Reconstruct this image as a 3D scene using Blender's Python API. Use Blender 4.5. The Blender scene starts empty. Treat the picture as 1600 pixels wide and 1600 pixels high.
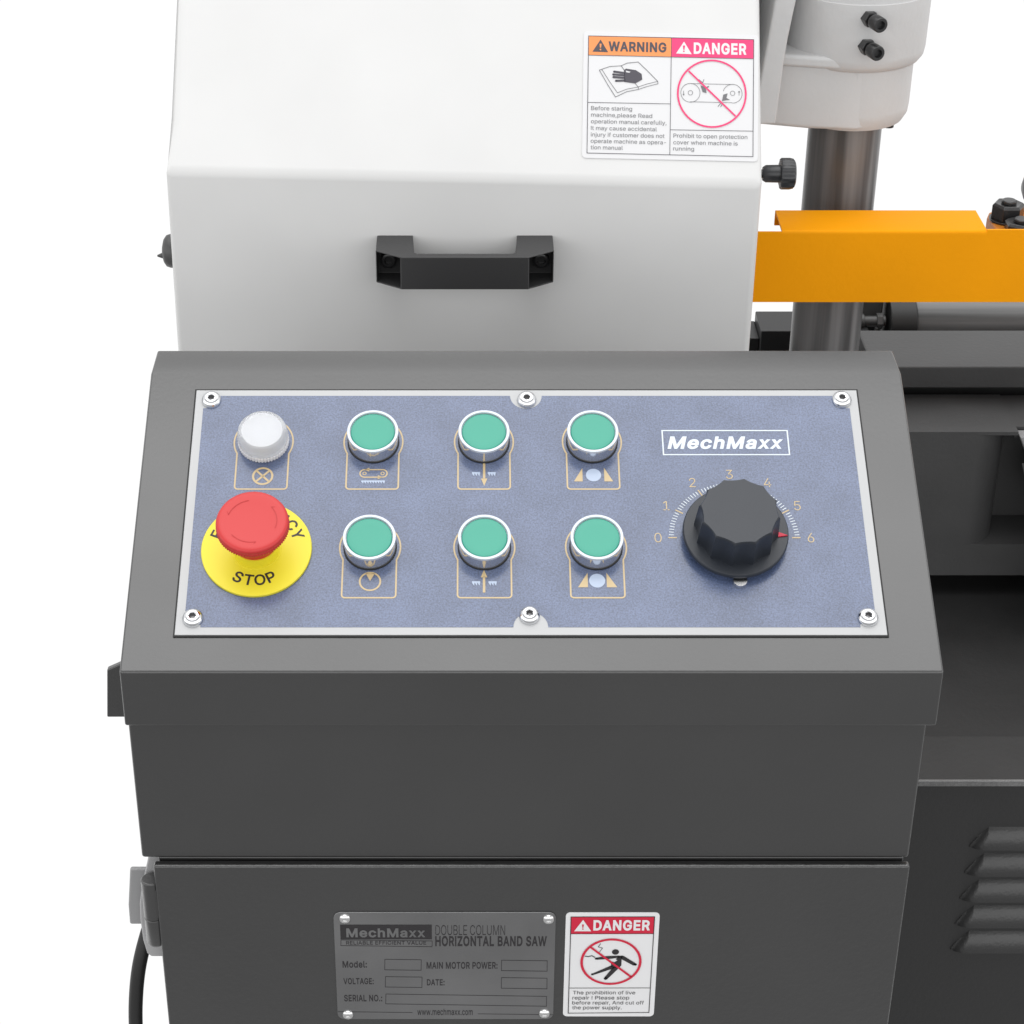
import bpy, bmesh, math, random
from mathutils import Vector, Matrix
from mathutils.geometry import delaunay_2d_cdt
from math import sin, cos, pi, radians, sqrt

random.seed(7)
S = bpy.context.scene
COL = S.collection

# ------------------------------------------------------------------ camera
SLOPE = radians(27)                       # slope of the control panel
P0 = Vector((0, 0, 0.9))                  # centre of the control panel
VV = Vector((0, cos(SLOPE), sin(SLOPE)))  # up the panel
NN = Vector((0, -sin(SLOPE), cos(SLOPE)))  # out of the panel
cam = bpy.data.cameras.new('camera')
cam.sensor_width = 36.0
cam.lens = 72.0
cam.shift_x = (800 - 735) / 1600
cam.clip_start = 0.05
cam.clip_end = 100
cam_o = bpy.data.objects.new('camera', cam)
cam_o.location = (-0.03185, -0.97082, 1.45848)
cam_o.rotation_euler = (radians(60), 0, 0)
COL.objects.link(cam_o)
S.camera = cam_o

# ------------------------------------------------------------------ world: white studio sweep behind, open bright ceiling, darker room in front
W = bpy.data.worlds.new('World')
S.world = W
W.use_nodes = True
wn, wl = W.node_tree.nodes, W.node_tree.links
bg = wn['Background']
tc = wn.new('ShaderNodeTexCoord')
sx = wn.new('ShaderNodeSeparateXYZ')
wl.new(tc.outputs['Generated'], sx.inputs[0])


def wramp(src, stops, lo, hi):
    mr = wn.new('ShaderNodeMapRange')
    mr.inputs['From Min'].default_value = lo
    mr.inputs['From Max'].default_value = hi
    wl.new(src, mr.inputs['Value'])
    cr = wn.new('ShaderNodeValToRGB')
    e = cr.color_ramp.elements
    e[0].position, e[0].color = stops[0][0], (*stops[0][1],) * 1
    e[1].position, e[1].color = stops[-1][0], stops[-1][1]
    for p, c in stops[1:-1]:
        n = e.new(p)
        n.color = c
    wl.new(mr.outputs[0], cr.inputs[0])
    return cr.outputs[0]


def g(v, t=(1, 1, 1)):
    return (v * t[0], v * t[1], v * t[2], 1)


COOL = (0.95, 0.985, 1.05)
front = wramp(sx.outputs['Z'], [(0, g(.45)), (.44, g(.47)), (.5, g(1.6)), (.60, g(2.0)), (.70, g(1.85)), (.79, g(.55)), (.90, g(.60)), (.965, g(2.75)), (1, g(3.0))], -1, 1)
rear = wramp(sx.outputs['Z'], [(0, g(1.03)), (.60, g(1.03)), (.75, g(.90)), (.87, g(1.3)), (.93, g(2.75)), (1, g(3.0))], -1, 1)
mr = wn.new('ShaderNodeMapRange')
mr.interpolation_type = 'SMOOTHSTEP'
mr.inputs['From Min'].default_value = -0.15
mr.inputs['From Max'].default_value = 0.2
wl.new(sx.outputs['Y'], mr.inputs['Value'])
mx = wn.new('ShaderNodeMixRGB')
wl.new(mr.outputs[0], mx.inputs[0])
wl.new(front, mx.inputs[1])
wl.new(rear, mx.inputs[2])
wl.new(mx.outputs[0], bg.inputs['Color'])
bg.inputs['Strength'].default_value = 1.0

S.view_settings.view_transform = 'Standard'
S.view_settings.look = 'None'
S.view_settings.exposure = 0.0
S.view_settings.gamma = 1.0
S.view_settings.use_curve_mapping = False
S.render.engine = 'CYCLES'
S.cycles.use_denoising = True
S.cycles.max_bounces = 8

# ------------------------------------------------------------------ materials


def mat(name, col, rough=.5, metal=0., spec=.5, coat=0., coat_r=.15, bump=0., bscale=300., speck=0., sscale=900., ior=1.5, trans=0., var=0., coat_ior=1.5, scuff=0., vscale=14):
    m = bpy.data.materials.new(name)
    m.use_nodes = True
    n, l = m.node_tree.nodes, m.node_tree.links
    b = n['Principled BSDF']
    b.inputs['Base Color'].default_value = (*col, 1)
    b.inputs['Roughness'].default_value = rough
    b.inputs['Metallic'].default_value = metal
    b.inputs['Specular IOR Level'].default_value = spec
    b.inputs['IOR'].default_value = ior
    b.inputs['Coat Weight'].default_value = coat
    b.inputs['Coat Roughness'].default_value = coat_r
    b.inputs['Coat IOR'].default_value = coat_ior
    b.inputs['Transmission Weight'].default_value = trans
    t = n.new('ShaderNodeTexCoord')
    if bump:
        nz = n.new('ShaderNodeTexNoise')
        nz.inputs['Scale'].default_value = bscale
        nz.inputs['Detail'].default_value = 3
        l.new(t.outputs['Object'], nz.inputs['Vector'])
        bp = n.new('ShaderNodeBump')
        bp.inputs['Strength'].default_value = bump
        bp.inputs['Distance'].default_value = .0006
        l.new(nz.outputs[0], bp.inputs['Height'])
        l.new(bp.outputs[0], b.inputs['Normal'])
        l.new(bp.outputs[0], b.inputs['Coat Normal'])
    if speck or var:
        # wear: fine speckle (real mottling of the finish) and slow tonal drift of the paint
        a = n.new('ShaderNodeTexNoise')
        a.inputs['Scale'].default_value = sscale
        a.inputs['Detail'].default_value = 4
        a.inputs['Roughness'].default_value = .7
        l.new(t.outputs['Object'], a.inputs['Vector'])
        c = n.new('ShaderNodeTexNoise')
        c.inputs['Scale'].default_value = vscale
        c.inputs['Detail'].default_value = 5
        l.new(t.outputs['Object'], c.inputs['Vector'])
        m1 = n.new('ShaderNodeMapRange')
        m1.inputs['From Min'].default_value = .3
        m1.inputs['From Max'].default_value = .7
        m1.inputs['To Min'].default_value = 1 - speck
        m1.inputs['To Max'].default_value = 1 + speck
        l.new(a.outputs[0], m1.inputs[0])
        m2 = n.new('ShaderNodeMapRange')
        m2.inputs['From Min'].default_value = .3
        m2.inputs['From Max'].default_value = .7
        m2.inputs['To Min'].default_value = 1 - var
        m2.inputs['To Max'].default_value = 1 + var
        l.new(c.outputs[0], m2.inputs[0])
        mm = n.new('ShaderNodeMath')
        mm.operation = 'MULTIPLY'
        l.new(m1.outputs[0], mm.inputs[0])
        l.new(m2.outputs[0], mm.inputs[1])
        h = n.new('ShaderNodeHueSaturation')
        h.inputs['Color'].default_value = (*col, 1)
        l.new(mm.outputs[0], h.inputs['Value'])
        l.new(h.outputs[0], b.inputs['Base Color'])
        # the same wear breaks up the gloss
        m3 = n.new('ShaderNodeMapRange')
        m3.inputs['From Min'].default_value = .3
        m3.inputs['From Max'].default_value = .7
        m3.inputs['To Min'].default_value = max(.02, rough - .06)
        m3.inputs['To Max'].default_value = rough + .06
        l.new(c.outputs[0], m3.inputs[0])
        l.new(m3.outputs[0], b.inputs['Roughness'])
        if scuff:       # rubbed laminate: the clear film is duller in grains and patches
            m4 = n.new('ShaderNodeMapRange')
            m4.inputs['From Min'].default_value = .35
            m4.inputs['From Max'].default_value = .65
            m4.inputs['To Min'].default_value = coat - scuff
            m4.inputs['To Max'].default_value = coat
            m5 = n.new('ShaderNodeMath')
            m5.operation = 'MULTIPLY_ADD'
            m5.inputs[1].default_value = .55
            m6 = n.new('ShaderNodeMath')
            m6.operation = 'MULTIPLY'
            m6.inputs[1].default_value = .45
            l.new(c.outputs[0], m6.inputs[0])
            l.new(a.outputs[0], m5.inputs[0])
            l.new(m6.outputs[0], m5.inputs[2])
            l.new(m5.outputs[0], m4.inputs[0])
            l.new(m4.outputs[0], b.inputs['Coat Weight'])
    return m


M = dict(
    grey=mat('grey_enamel', (.0185, .0185, .0187), .42, coat=1., coat_ior=1.58, coat_r=.26, bump=.13, bscale=420, var=.05),
    bed=mat('grey_bed_paint', (.042, .042, .0425), .5, coat=.1, coat_r=.3, bump=.3, bscale=300, var=.08),
    white=mat('white_enamel', (.68, .68, .676), .5, coat=.1, bscale=380, var=.02),
    cast=mat('white_cast_paint', (.58, .58, .58), .5, bump=.5, bscale=160, var=.04),
    orange=mat('orange_enamel', (.88, .335, .0015), .5, spec=.1, coat=.0, coat_r=.3, bump=.3, bscale=260, var=.03),
    rust=mat('orange_block_paint', (.52, .17, .01), .5, bump=.2, var=.08),
    blue=mat('blue_overlay', (.074, .102, .188), .33, coat=1., coat_r=.12, bump=.10, bscale=1500, speck=.5, sscale=1000, var=.13, scuff=.36, vscale=38),
    alu=mat('brushed_aluminium', (.43, .435, .44), .45, metal=.15, bump=.05, bscale=700, var=.03),
    gold=mat('gold_ink', (.52, .39, .20), .4, coat=.5),
    pale=mat('pale_ink', (.40, .48, .62), .4, coat=.5),
    logo=mat('white_ink', (.62, .68, .74), .4, coat=.5),
    gasket=mat('dark_gap', (.012, .012, .012), .7),
    green=mat('green_plastic', (.036, .325, .23), .45, coat=.2, coat_r=.2, var=.02),
    bezel=mat('bezel_chrome', (.80, .81, .83), .13, metal=.9, coat=.3),
    chrome=mat('chrome', (.76, .77, .79), .07, metal=1.),
    satin=mat('satin_ring', (.58, .62, .68), .45, metal=.3),
    red=mat('red_plastic', (.53, .024, .024), .45, coat=.1, coat_r=.25),
    yellow=mat('yellow_plastic', (.76, .66, .028), .45, coat=.05),
    ink=mat('black_ink', (.02, .018, .02), .5),
    black=mat('black_plastic', (.022, .023, .026), .36, coat=.2, bump=.1, bscale=600),
    knob=mat('knob_plastic', (.018, .022, .030), .36, coat=.0, coat_r=.3, bump=.08, bscale=800, speck=.1, sscale=1400),
    handle=mat('handle_plastic', (.030, .030, .031), .45, bump=.2, bscale=900),
    lens=mat('lamp_lens', (.93, .94, .96), .14, trans=.9, ior=1.45),
    diff=mat('lamp_diffuser', (.86, .87, .89), .45, coat=.3),
    dark=mat('dark_steel', (.03, .03, .031), .42, metal=.4, var=.2),
    oxide=mat('black_oxide', (.018, .018, .019), .35, coat=.3, bump=.15, bscale=900),
    zinc=mat('zinc_grey', (.30, .30, .305), .5, metal=.1, bump=.1),
    leaf=mat('hinge_leaf_zinc', (.42, .42, .425), .45, metal=.2, bump=.1),
    signw=mat('sign_vinyl_white', (.74, .74, .75), .4),
    signwg=mat('sign_vinyl_clear', (.71, .71, .72), .4),
    danger=mat('danger_red', (.58, .012, .045), .4),
    pink=mat('faded_danger_red', (.80, .055, .19), .4),
    amber=mat('faded_warning_orange', (.85, .30, .10), .4),
    dgrey=mat('faded_black_ink', (.075, .07, .085), .5),
    lgrey=mat('thin_grey_ink', (.16, .16, .17), .5),
    plate=mat('etched_steel', (.22, .22, .223), .33, metal=.75, bump=.05, bscale=500, var=.12),
    plateedge=mat('plate_rivet_metal', (.75, .75, .75), .25, metal=1.),
    door=mat('grey_textured_enamel', (.0185, .0185, .0187), .42, coat=1., coat_ior=1.58, coat_r=.22, bump=.55, bscale=330, var=.06),
    louvre=mat('grey_louvre_paint', (.018, .018, .0183), .45, coat=.5, coat_r=.2, bump=.3, bscale=500, var=.06),
    lip=mat('tray_lip_paint', (.026, .026, .0263), .55, bump=.3, bscale=220, var=.15),
    edge=mat('worn_steel_edge', (.17, .17, .17), .45, metal=.2, bump=.2, bscale=400, speck=.3, var=.3),
    socket=mat('screw_socket', (.26, .26, .265), .3, metal=.7),
    vice=mat('grey_vice_paint', (.055, .055, .0555), .5, coat=.1, coat_r=.3, bump=.3, bscale=300, var=.12),
    valve=mat('valve_grey', (.07, .07, .07), .45, metal=.2, bump=.2, var=.3),
    base=mat('grey_base_paint', (.017, .017, .0173), .5, coat=.15, coat_r=.3, bump=.3, bscale=300, var=.06),
    tray=mat('shaded_tray_paint', (.018, .018, .0183), .55, bump=.3, bscale=220, var=.15),  # darker than the bed paint: shade over the tray put into its colour
    rubber_and_shade=mat('black_rubber_and_shade', (.012, .012, .012), .5),
    hole=mat('deep_socket', (.02, .02, .02), .6),
)


def streaked_steel(name, col, rough, stretch, metal=1.):
    m = mat(name, col, rough, metal=1.)
    n, l = m.node_tree.nodes, m.node_tree.links
    t = n.new('ShaderNodeTexCoord')
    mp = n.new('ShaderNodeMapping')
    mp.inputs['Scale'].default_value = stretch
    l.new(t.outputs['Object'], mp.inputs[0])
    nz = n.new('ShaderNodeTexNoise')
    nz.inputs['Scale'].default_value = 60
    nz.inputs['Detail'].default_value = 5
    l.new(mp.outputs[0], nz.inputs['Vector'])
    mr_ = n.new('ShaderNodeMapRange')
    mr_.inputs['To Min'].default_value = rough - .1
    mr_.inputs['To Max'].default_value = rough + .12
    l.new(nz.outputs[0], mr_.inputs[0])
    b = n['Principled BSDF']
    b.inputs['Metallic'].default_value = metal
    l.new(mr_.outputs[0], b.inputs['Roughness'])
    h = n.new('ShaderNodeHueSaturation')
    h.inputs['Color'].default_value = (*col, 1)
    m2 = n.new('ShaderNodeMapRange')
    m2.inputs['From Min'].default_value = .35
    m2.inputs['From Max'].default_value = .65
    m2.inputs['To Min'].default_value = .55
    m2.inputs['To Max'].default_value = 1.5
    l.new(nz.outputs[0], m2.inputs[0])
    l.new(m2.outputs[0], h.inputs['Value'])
    l.new(h.outputs[0], b.inputs['Base Color'])
    return m


M['column'] = streaked_steel('ground_steel', (.15, .15, .152), .32, (1.6, 1.6, .04), .12)  # colour streaks along the bar paint in its light and dark reflections
M['roller'] = streaked_steel('roller_steel', (.13, .13, .13), .45, (.03, 1, 1), .3)

# ------------------------------------------------------------------ mesh helpers


class MB:
    def __init__(s):
        s.v, s.f = [], []

    def add(s, vs, fs):
        o = len(s.v)
        s.v += [tuple(p) for p in vs]
        s.f += [tuple(i + o for i in q) for q in fs]

    def box(s, x0, x1, y0, y1, z0, z1):
        s.add([(x0, y0, z0), (x1, y0, z0), (x1, y1, z0), (x0, y1, z0), (x0, y0, z1), (x1, y0, z1), (x1, y1, z1), (x0, y1, z1)],
              [(0, 3, 2, 1), (4, 5, 6, 7), (0, 1, 5, 4), (1, 2, 6, 5), (2, 3, 7, 6), (3, 0, 4, 7)])

    def prism(s, poly, a, b, fn):
        """poly: 2-D points; fn(p, q, t) -> 3-D; extruded from a to b."""
        n = len(poly)
        s.add([fn(p, q, a) for p, q in poly] + [fn(p, q, b) for p, q in poly],
              [tuple(range(n))[::-1], tuple(range(n, 2 * n))] + [(i, (i + 1) % n, n + (i + 1) % n, n + i) for i in range(n)])

    def lathe(s, prof, org, ax, n=64, shape=None, up=None, caps=True):
        """prof: (radius, height) pairs turned about ax; shape(angle, i) scales the radius."""
        ax = Vector(ax).normalized()
        a = ax.cross(Vector(up) if up else (Vector((0, 0, 1)) if abs(ax.z) < .9 else Vector((0, 1, 0)))).normalized()
        b = ax.cross(a)
        org = Vector(org)
        vs, fs = [], []
        for i, (r, h) in enumerate(prof):
            for k in range(n):
                t = 2 * pi * k / n
                q = r * (shape(t, i) if shape else 1)
                vs.append(org + ax * h + a * (q * cos(t)) + b * (q * sin(t)))
        m = len(prof)
        for i in range(m - 1):
            for k in range(n):
                fs.append((i * n + k, i * n + (k + 1) % n, (i + 1) * n + (k + 1) % n, (i + 1) * n + k))
        if caps and prof[0][0] > 1e-6:
            fs.append(tuple(range(n))[::-1])
        if caps and prof[-1][0] > 1e-6:
            fs.append(tuple((m - 1) * n + k for k in range(n)))
        s.add(vs, fs)

    def tube(s, pts, r, n=16):
        pts = [Vector(p) for p in pts]
        vs, fs = [], []
        for i, p in enumerate(pts):
            d = (pts[min(i + 1, len(pts) - 1)] - pts[max(i - 1, 0)]).normalized()
            a = d.cross(Vector((0, 1, 0.01))).normalized()
            b = d.cross(a)
            for k in range(n):
                t = 2 * pi * k / n
                vs.append(p + a * (r * cos(t)) + b * (r * sin(t)))
        for i in range(len(pts) - 1):
            for k in range(n):
                fs.append((i * n + k, i * n + (k + 1) % n, (i + 1) * n + (k + 1) % n, (i + 1) * n + k))
        fs += [tuple(range(n))[::-1], tuple((len(pts) - 1) * n + k for k in range(n))]
        s.add(vs, fs)

    def build(s, name, m, parent=None, bevel=0., seg=3, angle=35, mw=None, flat=False):
        me = bpy.data.meshes.new(name)
        me.from_pydata(s.v, [], s.f)
        bm = bmesh.new()
        bm.from_mesh(me)
        if not flat:
            bmesh.ops.remove_doubles(bm, verts=bm.verts, dist=1e-6)
            bmesh.ops.recalc_face_normals(bm, faces=bm.faces)
        bm.to_mesh(me)
        bm.free()
        return finish(name, me, m, parent, bevel, seg, angle, mw, flat)


def finish(name, me, m, parent, bevel=0., seg=3, angle=35, mw=None, flat=False):
    o = bpy.data.objects.new(name, me)
    me.materials.append(M[m])
    if not flat:
        for p in me.polygons:
            p.use_smooth = True
        me.set_sharp_from_angle(angle=radians(angle))
    if bevel:
        b = o.modifiers.new('bevel', 'BEVEL')
        b.width = bevel
        b.segments = seg
        b.limit_method = 'ANGLE'
        b.angle_limit = radians(angle)
        b.harden_normals = True
    COL.objects.link(o)
    if parent is not None:
        o.parent = parent
        if parent.type == 'EMPTY':
            o.matrix_parent_inverse = Matrix.Translation(-parent.location)
    if mw is not None:
        o.matrix_basis = mw
    return o


def thing(name, label, cat, loc=(0, 0, 0), group=None):
    o = bpy.data.objects.new(name, None)
    o.location = loc
    o.empty_display_size = .05
    COL.objects.link(o)
    tag(o, label, cat, group)
    return o


def tag(o, label, cat, group=None):
    o['label'] = label
    o['category'] = cat
    if group:
        o['group'] = group


def frame(org, u, v):
    u, v = Vector(u).normalized(), Vector(v).normalized()
    n = u.cross(v)
    m = Matrix((u, v, n)).transposed().to_4x4()
    m.translation = Vector(org)
    return m


# ------------------------------------------------------------------ printing: flat shapes in a surface's own plane
_tcache = {}
# letter outlines of a plain sans face, thousandths of an em: advance | contour | contour ...
GLYPHS = {
    ' ': '188|',
    '!': '196|67,160 63,509 132,509 128,160|98,-4 89,-4 81,-1 73,3 66,9 60,16 56,24 53,32 52,41 53,50 56,58 60,66 66,73 73,79 81,83 89,86 98,86 107,86 116,83 123,79 130,73 136,66 140,58 143,50 143,41 143,32 140,24 136,16 130,9 123,3 116,-1 107,-4',
    ',': '188|38,-119 68,71 137,71 84,-119',
    '-': '453|337,244 337,188 114,188 114,244',
    '.': '188|95,-4 86,-4 78,-1 70,3 63,9 57,16 53,24 50,32 50,41 50,50 53,59 57,66 63,73 70,79 78,83 86,86 95,87 104,86 113,83 121,79 128,73 134,66 138,59 140,50 141,41 140,32 138,24 134,16 128,9 121,3 113,-1 104,-4',
    '0': '453|227,-7 199,-5 174,1 151,11 130,24 111,41 95,62 80,86 69,113 60,144 53,178 49,214 48,254 49,294 53,330 60,364 69,395 81,422 95,447 112,467 130,484 151,498 174,508 200,514 227,516 254,514 279,508 302,498 323,484 342,467 358,447 372,422 384,395 393,364 400,330 404,294 405,254 404,214 400,178 393,144 384,113 373,86 359,62 342,41 323,24 302,11 279,1 254,-5|227,50 245,51 261,56 276,63 290,74 303,87 313,103 323,122 330,144 336,168 340,194 343,223 344,254 343,285 340,314 336,341 330,365 323,387 313,405 303,422 290,435 276,446 261,453 245,458 227,460 209,458 192,453 177,446 163,435 151,422 140,405 131,387 123,365 117,341 113,314 110,285 109,254 110,223 113,194 117,168 123,144 131,122 140,103 151,87 163,74 177,63 192,56 209,51',
    '1': '453|76,0 76,55 391,55 391,0|276,509 276,0 212,0 212,448 86,358 86,427 198,509',
    '2': '453|64,0 64,47 234,229 282,282 291,294 299,305 305,316 311,327 315,337 318,348 320,360 320,371 319,385 317,397 313,408 308,419 301,428 293,436 283,443 273,449 262,454 250,457 237,459 224,460 209,459 196,457 184,453 172,447 162,441 153,433 145,424 139,413 134,402 130,390 128,376 127,362 66,362 67,384 71,405 77,424 86,442 98,459 111,473 126,486 143,496 162,505 182,511 203,514 225,516 247,514 268,511 288,505 306,497 323,486 337,474 350,461 361,445 370,428 376,411 380,392 381,372 380,358 378,345 375,331 371,318 365,304 357,290 347,275 336,259 267,180 153,60 389,57 389,0',
    '3': '453|218,-7 195,-6 173,-3 152,2 133,10 114,19 98,30 83,43 70,57 60,74 52,91 46,111 44,132 109,132 111,119 115,107 120,97 126,87 134,78 144,71 154,64 165,59 178,55 191,52 204,50 219,50 234,51 248,53 262,56 275,61 287,67 297,74 307,83 315,93 321,104 325,116 328,130 329,145 328,158 326,172 322,184 316,196 308,207 299,217 288,226 275,234 260,240 242,244 223,247 201,248 157,248 157,299 288,448 288,452 70,452 70,509 372,509 372,461 211,278 211,289 239,290 264,288 287,284 308,276 327,265 344,253 359,239 371,222 381,205 387,186 392,166 393,145 392,123 387,103 380,84 370,66 358,50 344,36 327,23 309,12 288,4 266,-2 243,-6',
    '4': '453|40,105 40,158 247,509 311,509 109,166 413,163 413,105|282,0 282,121 282,146 282,318 343,318 343,0',
    '5': '453|221,-7 199,-6 178,-2 159,3 140,11 123,21 108,32 94,45 83,60 73,76 66,93 62,111 60,130 122,130 124,119 127,108 132,98 138,89 145,80 154,73 163,66 173,60 184,56 196,52 208,50 221,50 236,51 250,53 264,58 276,64 288,72 298,82 307,92 314,104 320,117 324,131 327,146 328,162 327,178 324,193 320,208 314,221 306,233 297,244 286,254 275,262 262,269 248,273 233,276 218,277 205,276 192,275 180,272 167,268 156,264 145,258 136,252 128,246 67,253 96,509 366,509 366,452 151,452 134,301 145,308 155,315 166,320 178,325 190,329 203,331 216,333 229,334 247,333 263,330 279,326 294,321 308,314 321,306 334,296 345,285 355,273 364,260 372,246 379,231 384,215 388,199 390,181 391,163 390,139 385,117 379,95 369,76 357,57 343,41 327,27 309,15 289,6 268,-1 245,-5',
    '6': '453|226,-7 203,-5 182,-1 161,5 142,15 125,26 109,40 96,56 84,74 75,94 69,115 65,138 64,162 65,180 68,199 73,219 80,239 89,261 102,285 118,311 137,340 252,509 322,509 151,261 145,261 149,268 154,275 159,281 165,288 172,293 179,299 187,303 196,307 205,310 214,312 224,314 235,314 257,313 278,309 298,303 316,295 332,284 346,271 359,257 370,240 378,221 384,201 388,180 389,157 388,134 384,112 377,92 368,73 356,55 343,39 327,26 310,14 291,5 271,-2 249,-6|226,48 241,49 254,52 267,56 279,63 289,70 299,79 307,90 314,101 320,114 324,128 327,142 327,157 327,173 324,187 320,201 314,213 307,225 299,235 289,244 279,251 267,258 254,262 241,264 226,265 212,264 198,262 186,258 174,252 163,244 153,235 145,225 138,214 132,201 128,188 126,174 125,158 126,143 128,128 132,114 138,102 145,90 153,79 163,70 174,63 186,56 198,52 212,49',
    ':': '188|95,-4 86,-4 78,-1 70,3 63,9 57,16 53,24 50,32 50,41 50,50 53,59 57,66 63,73 70,79 78,83 86,86 95,87 104,86 113,83 121,79 128,73 134,66 138,59 140,50 141,41 140,32 138,24 134,16 128,9 121,3 113,-1 104,-4|95,271 86,272 78,274 70,278 63,284 57,291 53,299 50,307 50,316 50,325 53,334 57,342 63,349 70,354 78,359 86,361 95,362 104,361 113,359 121,354 128,349 134,342 138,334 140,325 141,316 140,307 138,299 134,291 128,284 121,278 113,274 104,272',
    'A': '480|16,0 201,509 276,509 463,0 395,0 287,302 264,372 232,478 245,478 213,371 191,302 85,0|110,142 110,199 370,199 370,142',
    'B': '456|60,0 60,509 241,509 266,508 289,504 310,499 329,491 345,481 359,469 371,456 381,442 388,426 394,410 397,392 398,374 397,358 395,344 392,331 387,320 380,310 373,301 365,293 356,286 347,280 336,275 326,270 315,267 315,262 327,261 339,257 351,252 363,245 374,237 385,227 394,216 402,203 409,189 414,173 417,155 418,136 417,117 413,100 408,83 400,67 390,52 377,39 362,28 344,18 324,10 301,4 275,1 247,0|125,57 245,57 272,58 296,63 315,70 330,80 341,92 349,105 354,120 355,137 355,149 352,161 348,173 342,184 335,194 327,203 317,211 306,218 293,224 279,228 264,230 248,231 125,231|125,285 238,285 252,286 265,288 277,291 288,296 299,302 308,309 316,317 323,326 329,337 333,348 335,359 336,372 334,388 330,403 323,417 313,429 299,439 283,446 263,450 240,452 125,452',
    'C': '510|267,-7 235,-5 205,1 177,11 150,25 126,42 104,63 86,88 70,115 57,146 48,179 42,215 40,254 42,293 48,329 57,362 70,393 86,421 104,445 126,466 150,484 177,498 205,508 235,514 267,516 286,515 305,513 323,509 340,504 357,498 373,490 388,481 402,471 415,460 427,447 438,433 448,418 456,402 463,385 469,367 473,348 408,348 405,361 401,373 395,384 389,395 382,404 375,413 366,421 357,428 348,435 337,440 327,445 315,449 304,452 292,454 280,455 267,456 245,454 223,450 203,443 184,432 166,419 150,403 137,385 125,364 116,340 109,314 105,285 103,254 105,223 109,194 116,168 125,145 137,123 151,105 166,89 184,76 203,66 223,59 245,54 267,53 280,53 292,55 304,57 315,60 327,64 337,69 348,74 357,81 366,88 375,96 382,105 389,114 395,125 401,136 405,148 408,160 473,160 469,142 463,124 457,107 448,91 438,76 428,62 416,49 402,38 388,28 373,19 357,11 341,5 323,0 305,-4 286,-6',
    'D': '502|219,0 96,0 96,57 215,57 244,58 272,63 296,70 318,81 337,94 354,110 368,128 379,149 388,172 394,198 398,226 399,255 398,285 394,312 388,337 379,361 368,381 354,399 338,415 320,428 299,438 275,446 249,450 221,452 93,452 93,509 225,509 261,507 294,501 325,492 353,478 377,461 399,441 418,418 433,391 446,361 455,329 460,293 462,255 460,217 455,181 446,149 433,119 417,92 398,68 376,48 351,31 322,17 291,8 256,2|125,509 125,0 60,0 60,509',
    'E': '419|60,0 60,509 372,509 372,452 125,452 125,286 355,286 355,229 125,229 125,57 375,57 375,0',
    'F': '410|60,0 60,509 369,509 369,452 125,452 125,278 346,278 346,221 125,221 125,0',
    'G': '520|269,-7 236,-5 205,1 176,11 149,25 125,43 104,64 85,88 69,116 57,146 47,179 42,215 40,254 42,293 47,329 57,362 69,393 85,421 103,445 125,466 149,484 175,498 203,508 233,514 265,516 285,515 304,513 322,509 340,504 358,497 374,489 389,480 403,469 416,458 429,445 439,431 449,416 458,401 465,384 470,367 474,349 408,349 404,361 399,372 393,383 387,393 380,403 373,411 365,420 356,427 347,434 337,439 326,444 315,448 304,452 291,454 279,455 265,456 243,454 222,450 202,443 183,432 166,419 150,404 137,385 125,364 116,340 109,314 105,285 103,254 105,223 109,194 116,168 125,145 137,124 151,105 166,90 184,76 203,66 224,59 246,54 269,53 290,54 309,57 328,63 345,71 360,81 374,93 386,107 396,123 404,141 410,160 414,180 415,202 434,199 283,199 283,256 478,256 478,200 476,170 471,141 463,115 451,91 436,69 419,50 399,33 377,19 352,8 326,0 298,-5',
    'H': '517|60,0 60,509 125,509 125,289 392,289 392,509 457,509 457,0 392,0 392,232 125,232 125,0',
    'I': '300|31,0 31,57 118,57 118,452 31,452 31,509 269,509 269,452 183,452 183,57 269,57 269,0',
    'L': '393|60,0 60,509 125,509 125,57 361,57 361,0',
    'M': '628|60,0 60,509 152,509 277,187 287,159 299,123 311,84 322,49 307,49 318,83 330,121 342,158 352,187 476,509 568,509 568,0 504,0 504,291 504,327 505,369 506,413 507,457 513,457 498,409 482,363 467,322 456,291 342,0 286,0 170,291 159,321 145,361 129,408 112,457 119,457 120,416 121,372 122,328 122,291 122,0',
    'N': '523|60,0 60,509 136,509 343,183 363,151 388,107 414,55 405,54 401,108 399,157 399,195 399,509 463,509 463,0 387,0 202,290 177,331 148,381 108,452 119,454 122,384 124,328 125,291 125,0',
    'O': '533|267,-7 235,-5 205,1 177,11 150,25 126,42 105,63 86,88 70,115 57,146 48,179 42,215 40,254 42,293 48,329 57,362 70,393 86,421 105,445 126,466 150,484 177,498 205,508 235,514 267,516 299,514 329,508 357,498 384,484 408,466 429,445 448,421 464,393 477,362 486,329 491,293 493,254 491,215 486,179 477,146 464,115 448,88 429,63 408,42 384,25 357,11 329,1 299,-5|267,53 289,54 310,59 330,66 349,76 367,89 383,105 396,123 408,144 418,168 425,194 429,223 430,254 429,286 425,314 418,341 408,365 396,386 383,404 367,420 349,433 330,443 310,450 289,454 267,456 245,454 223,450 203,443 184,433 167,420 151,404 137,385 125,364 116,340 109,314 105,285 103,254 105,223 109,194 116,168 125,144 137,123 151,105 167,89 184,76 203,66 223,59 245,54',
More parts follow.
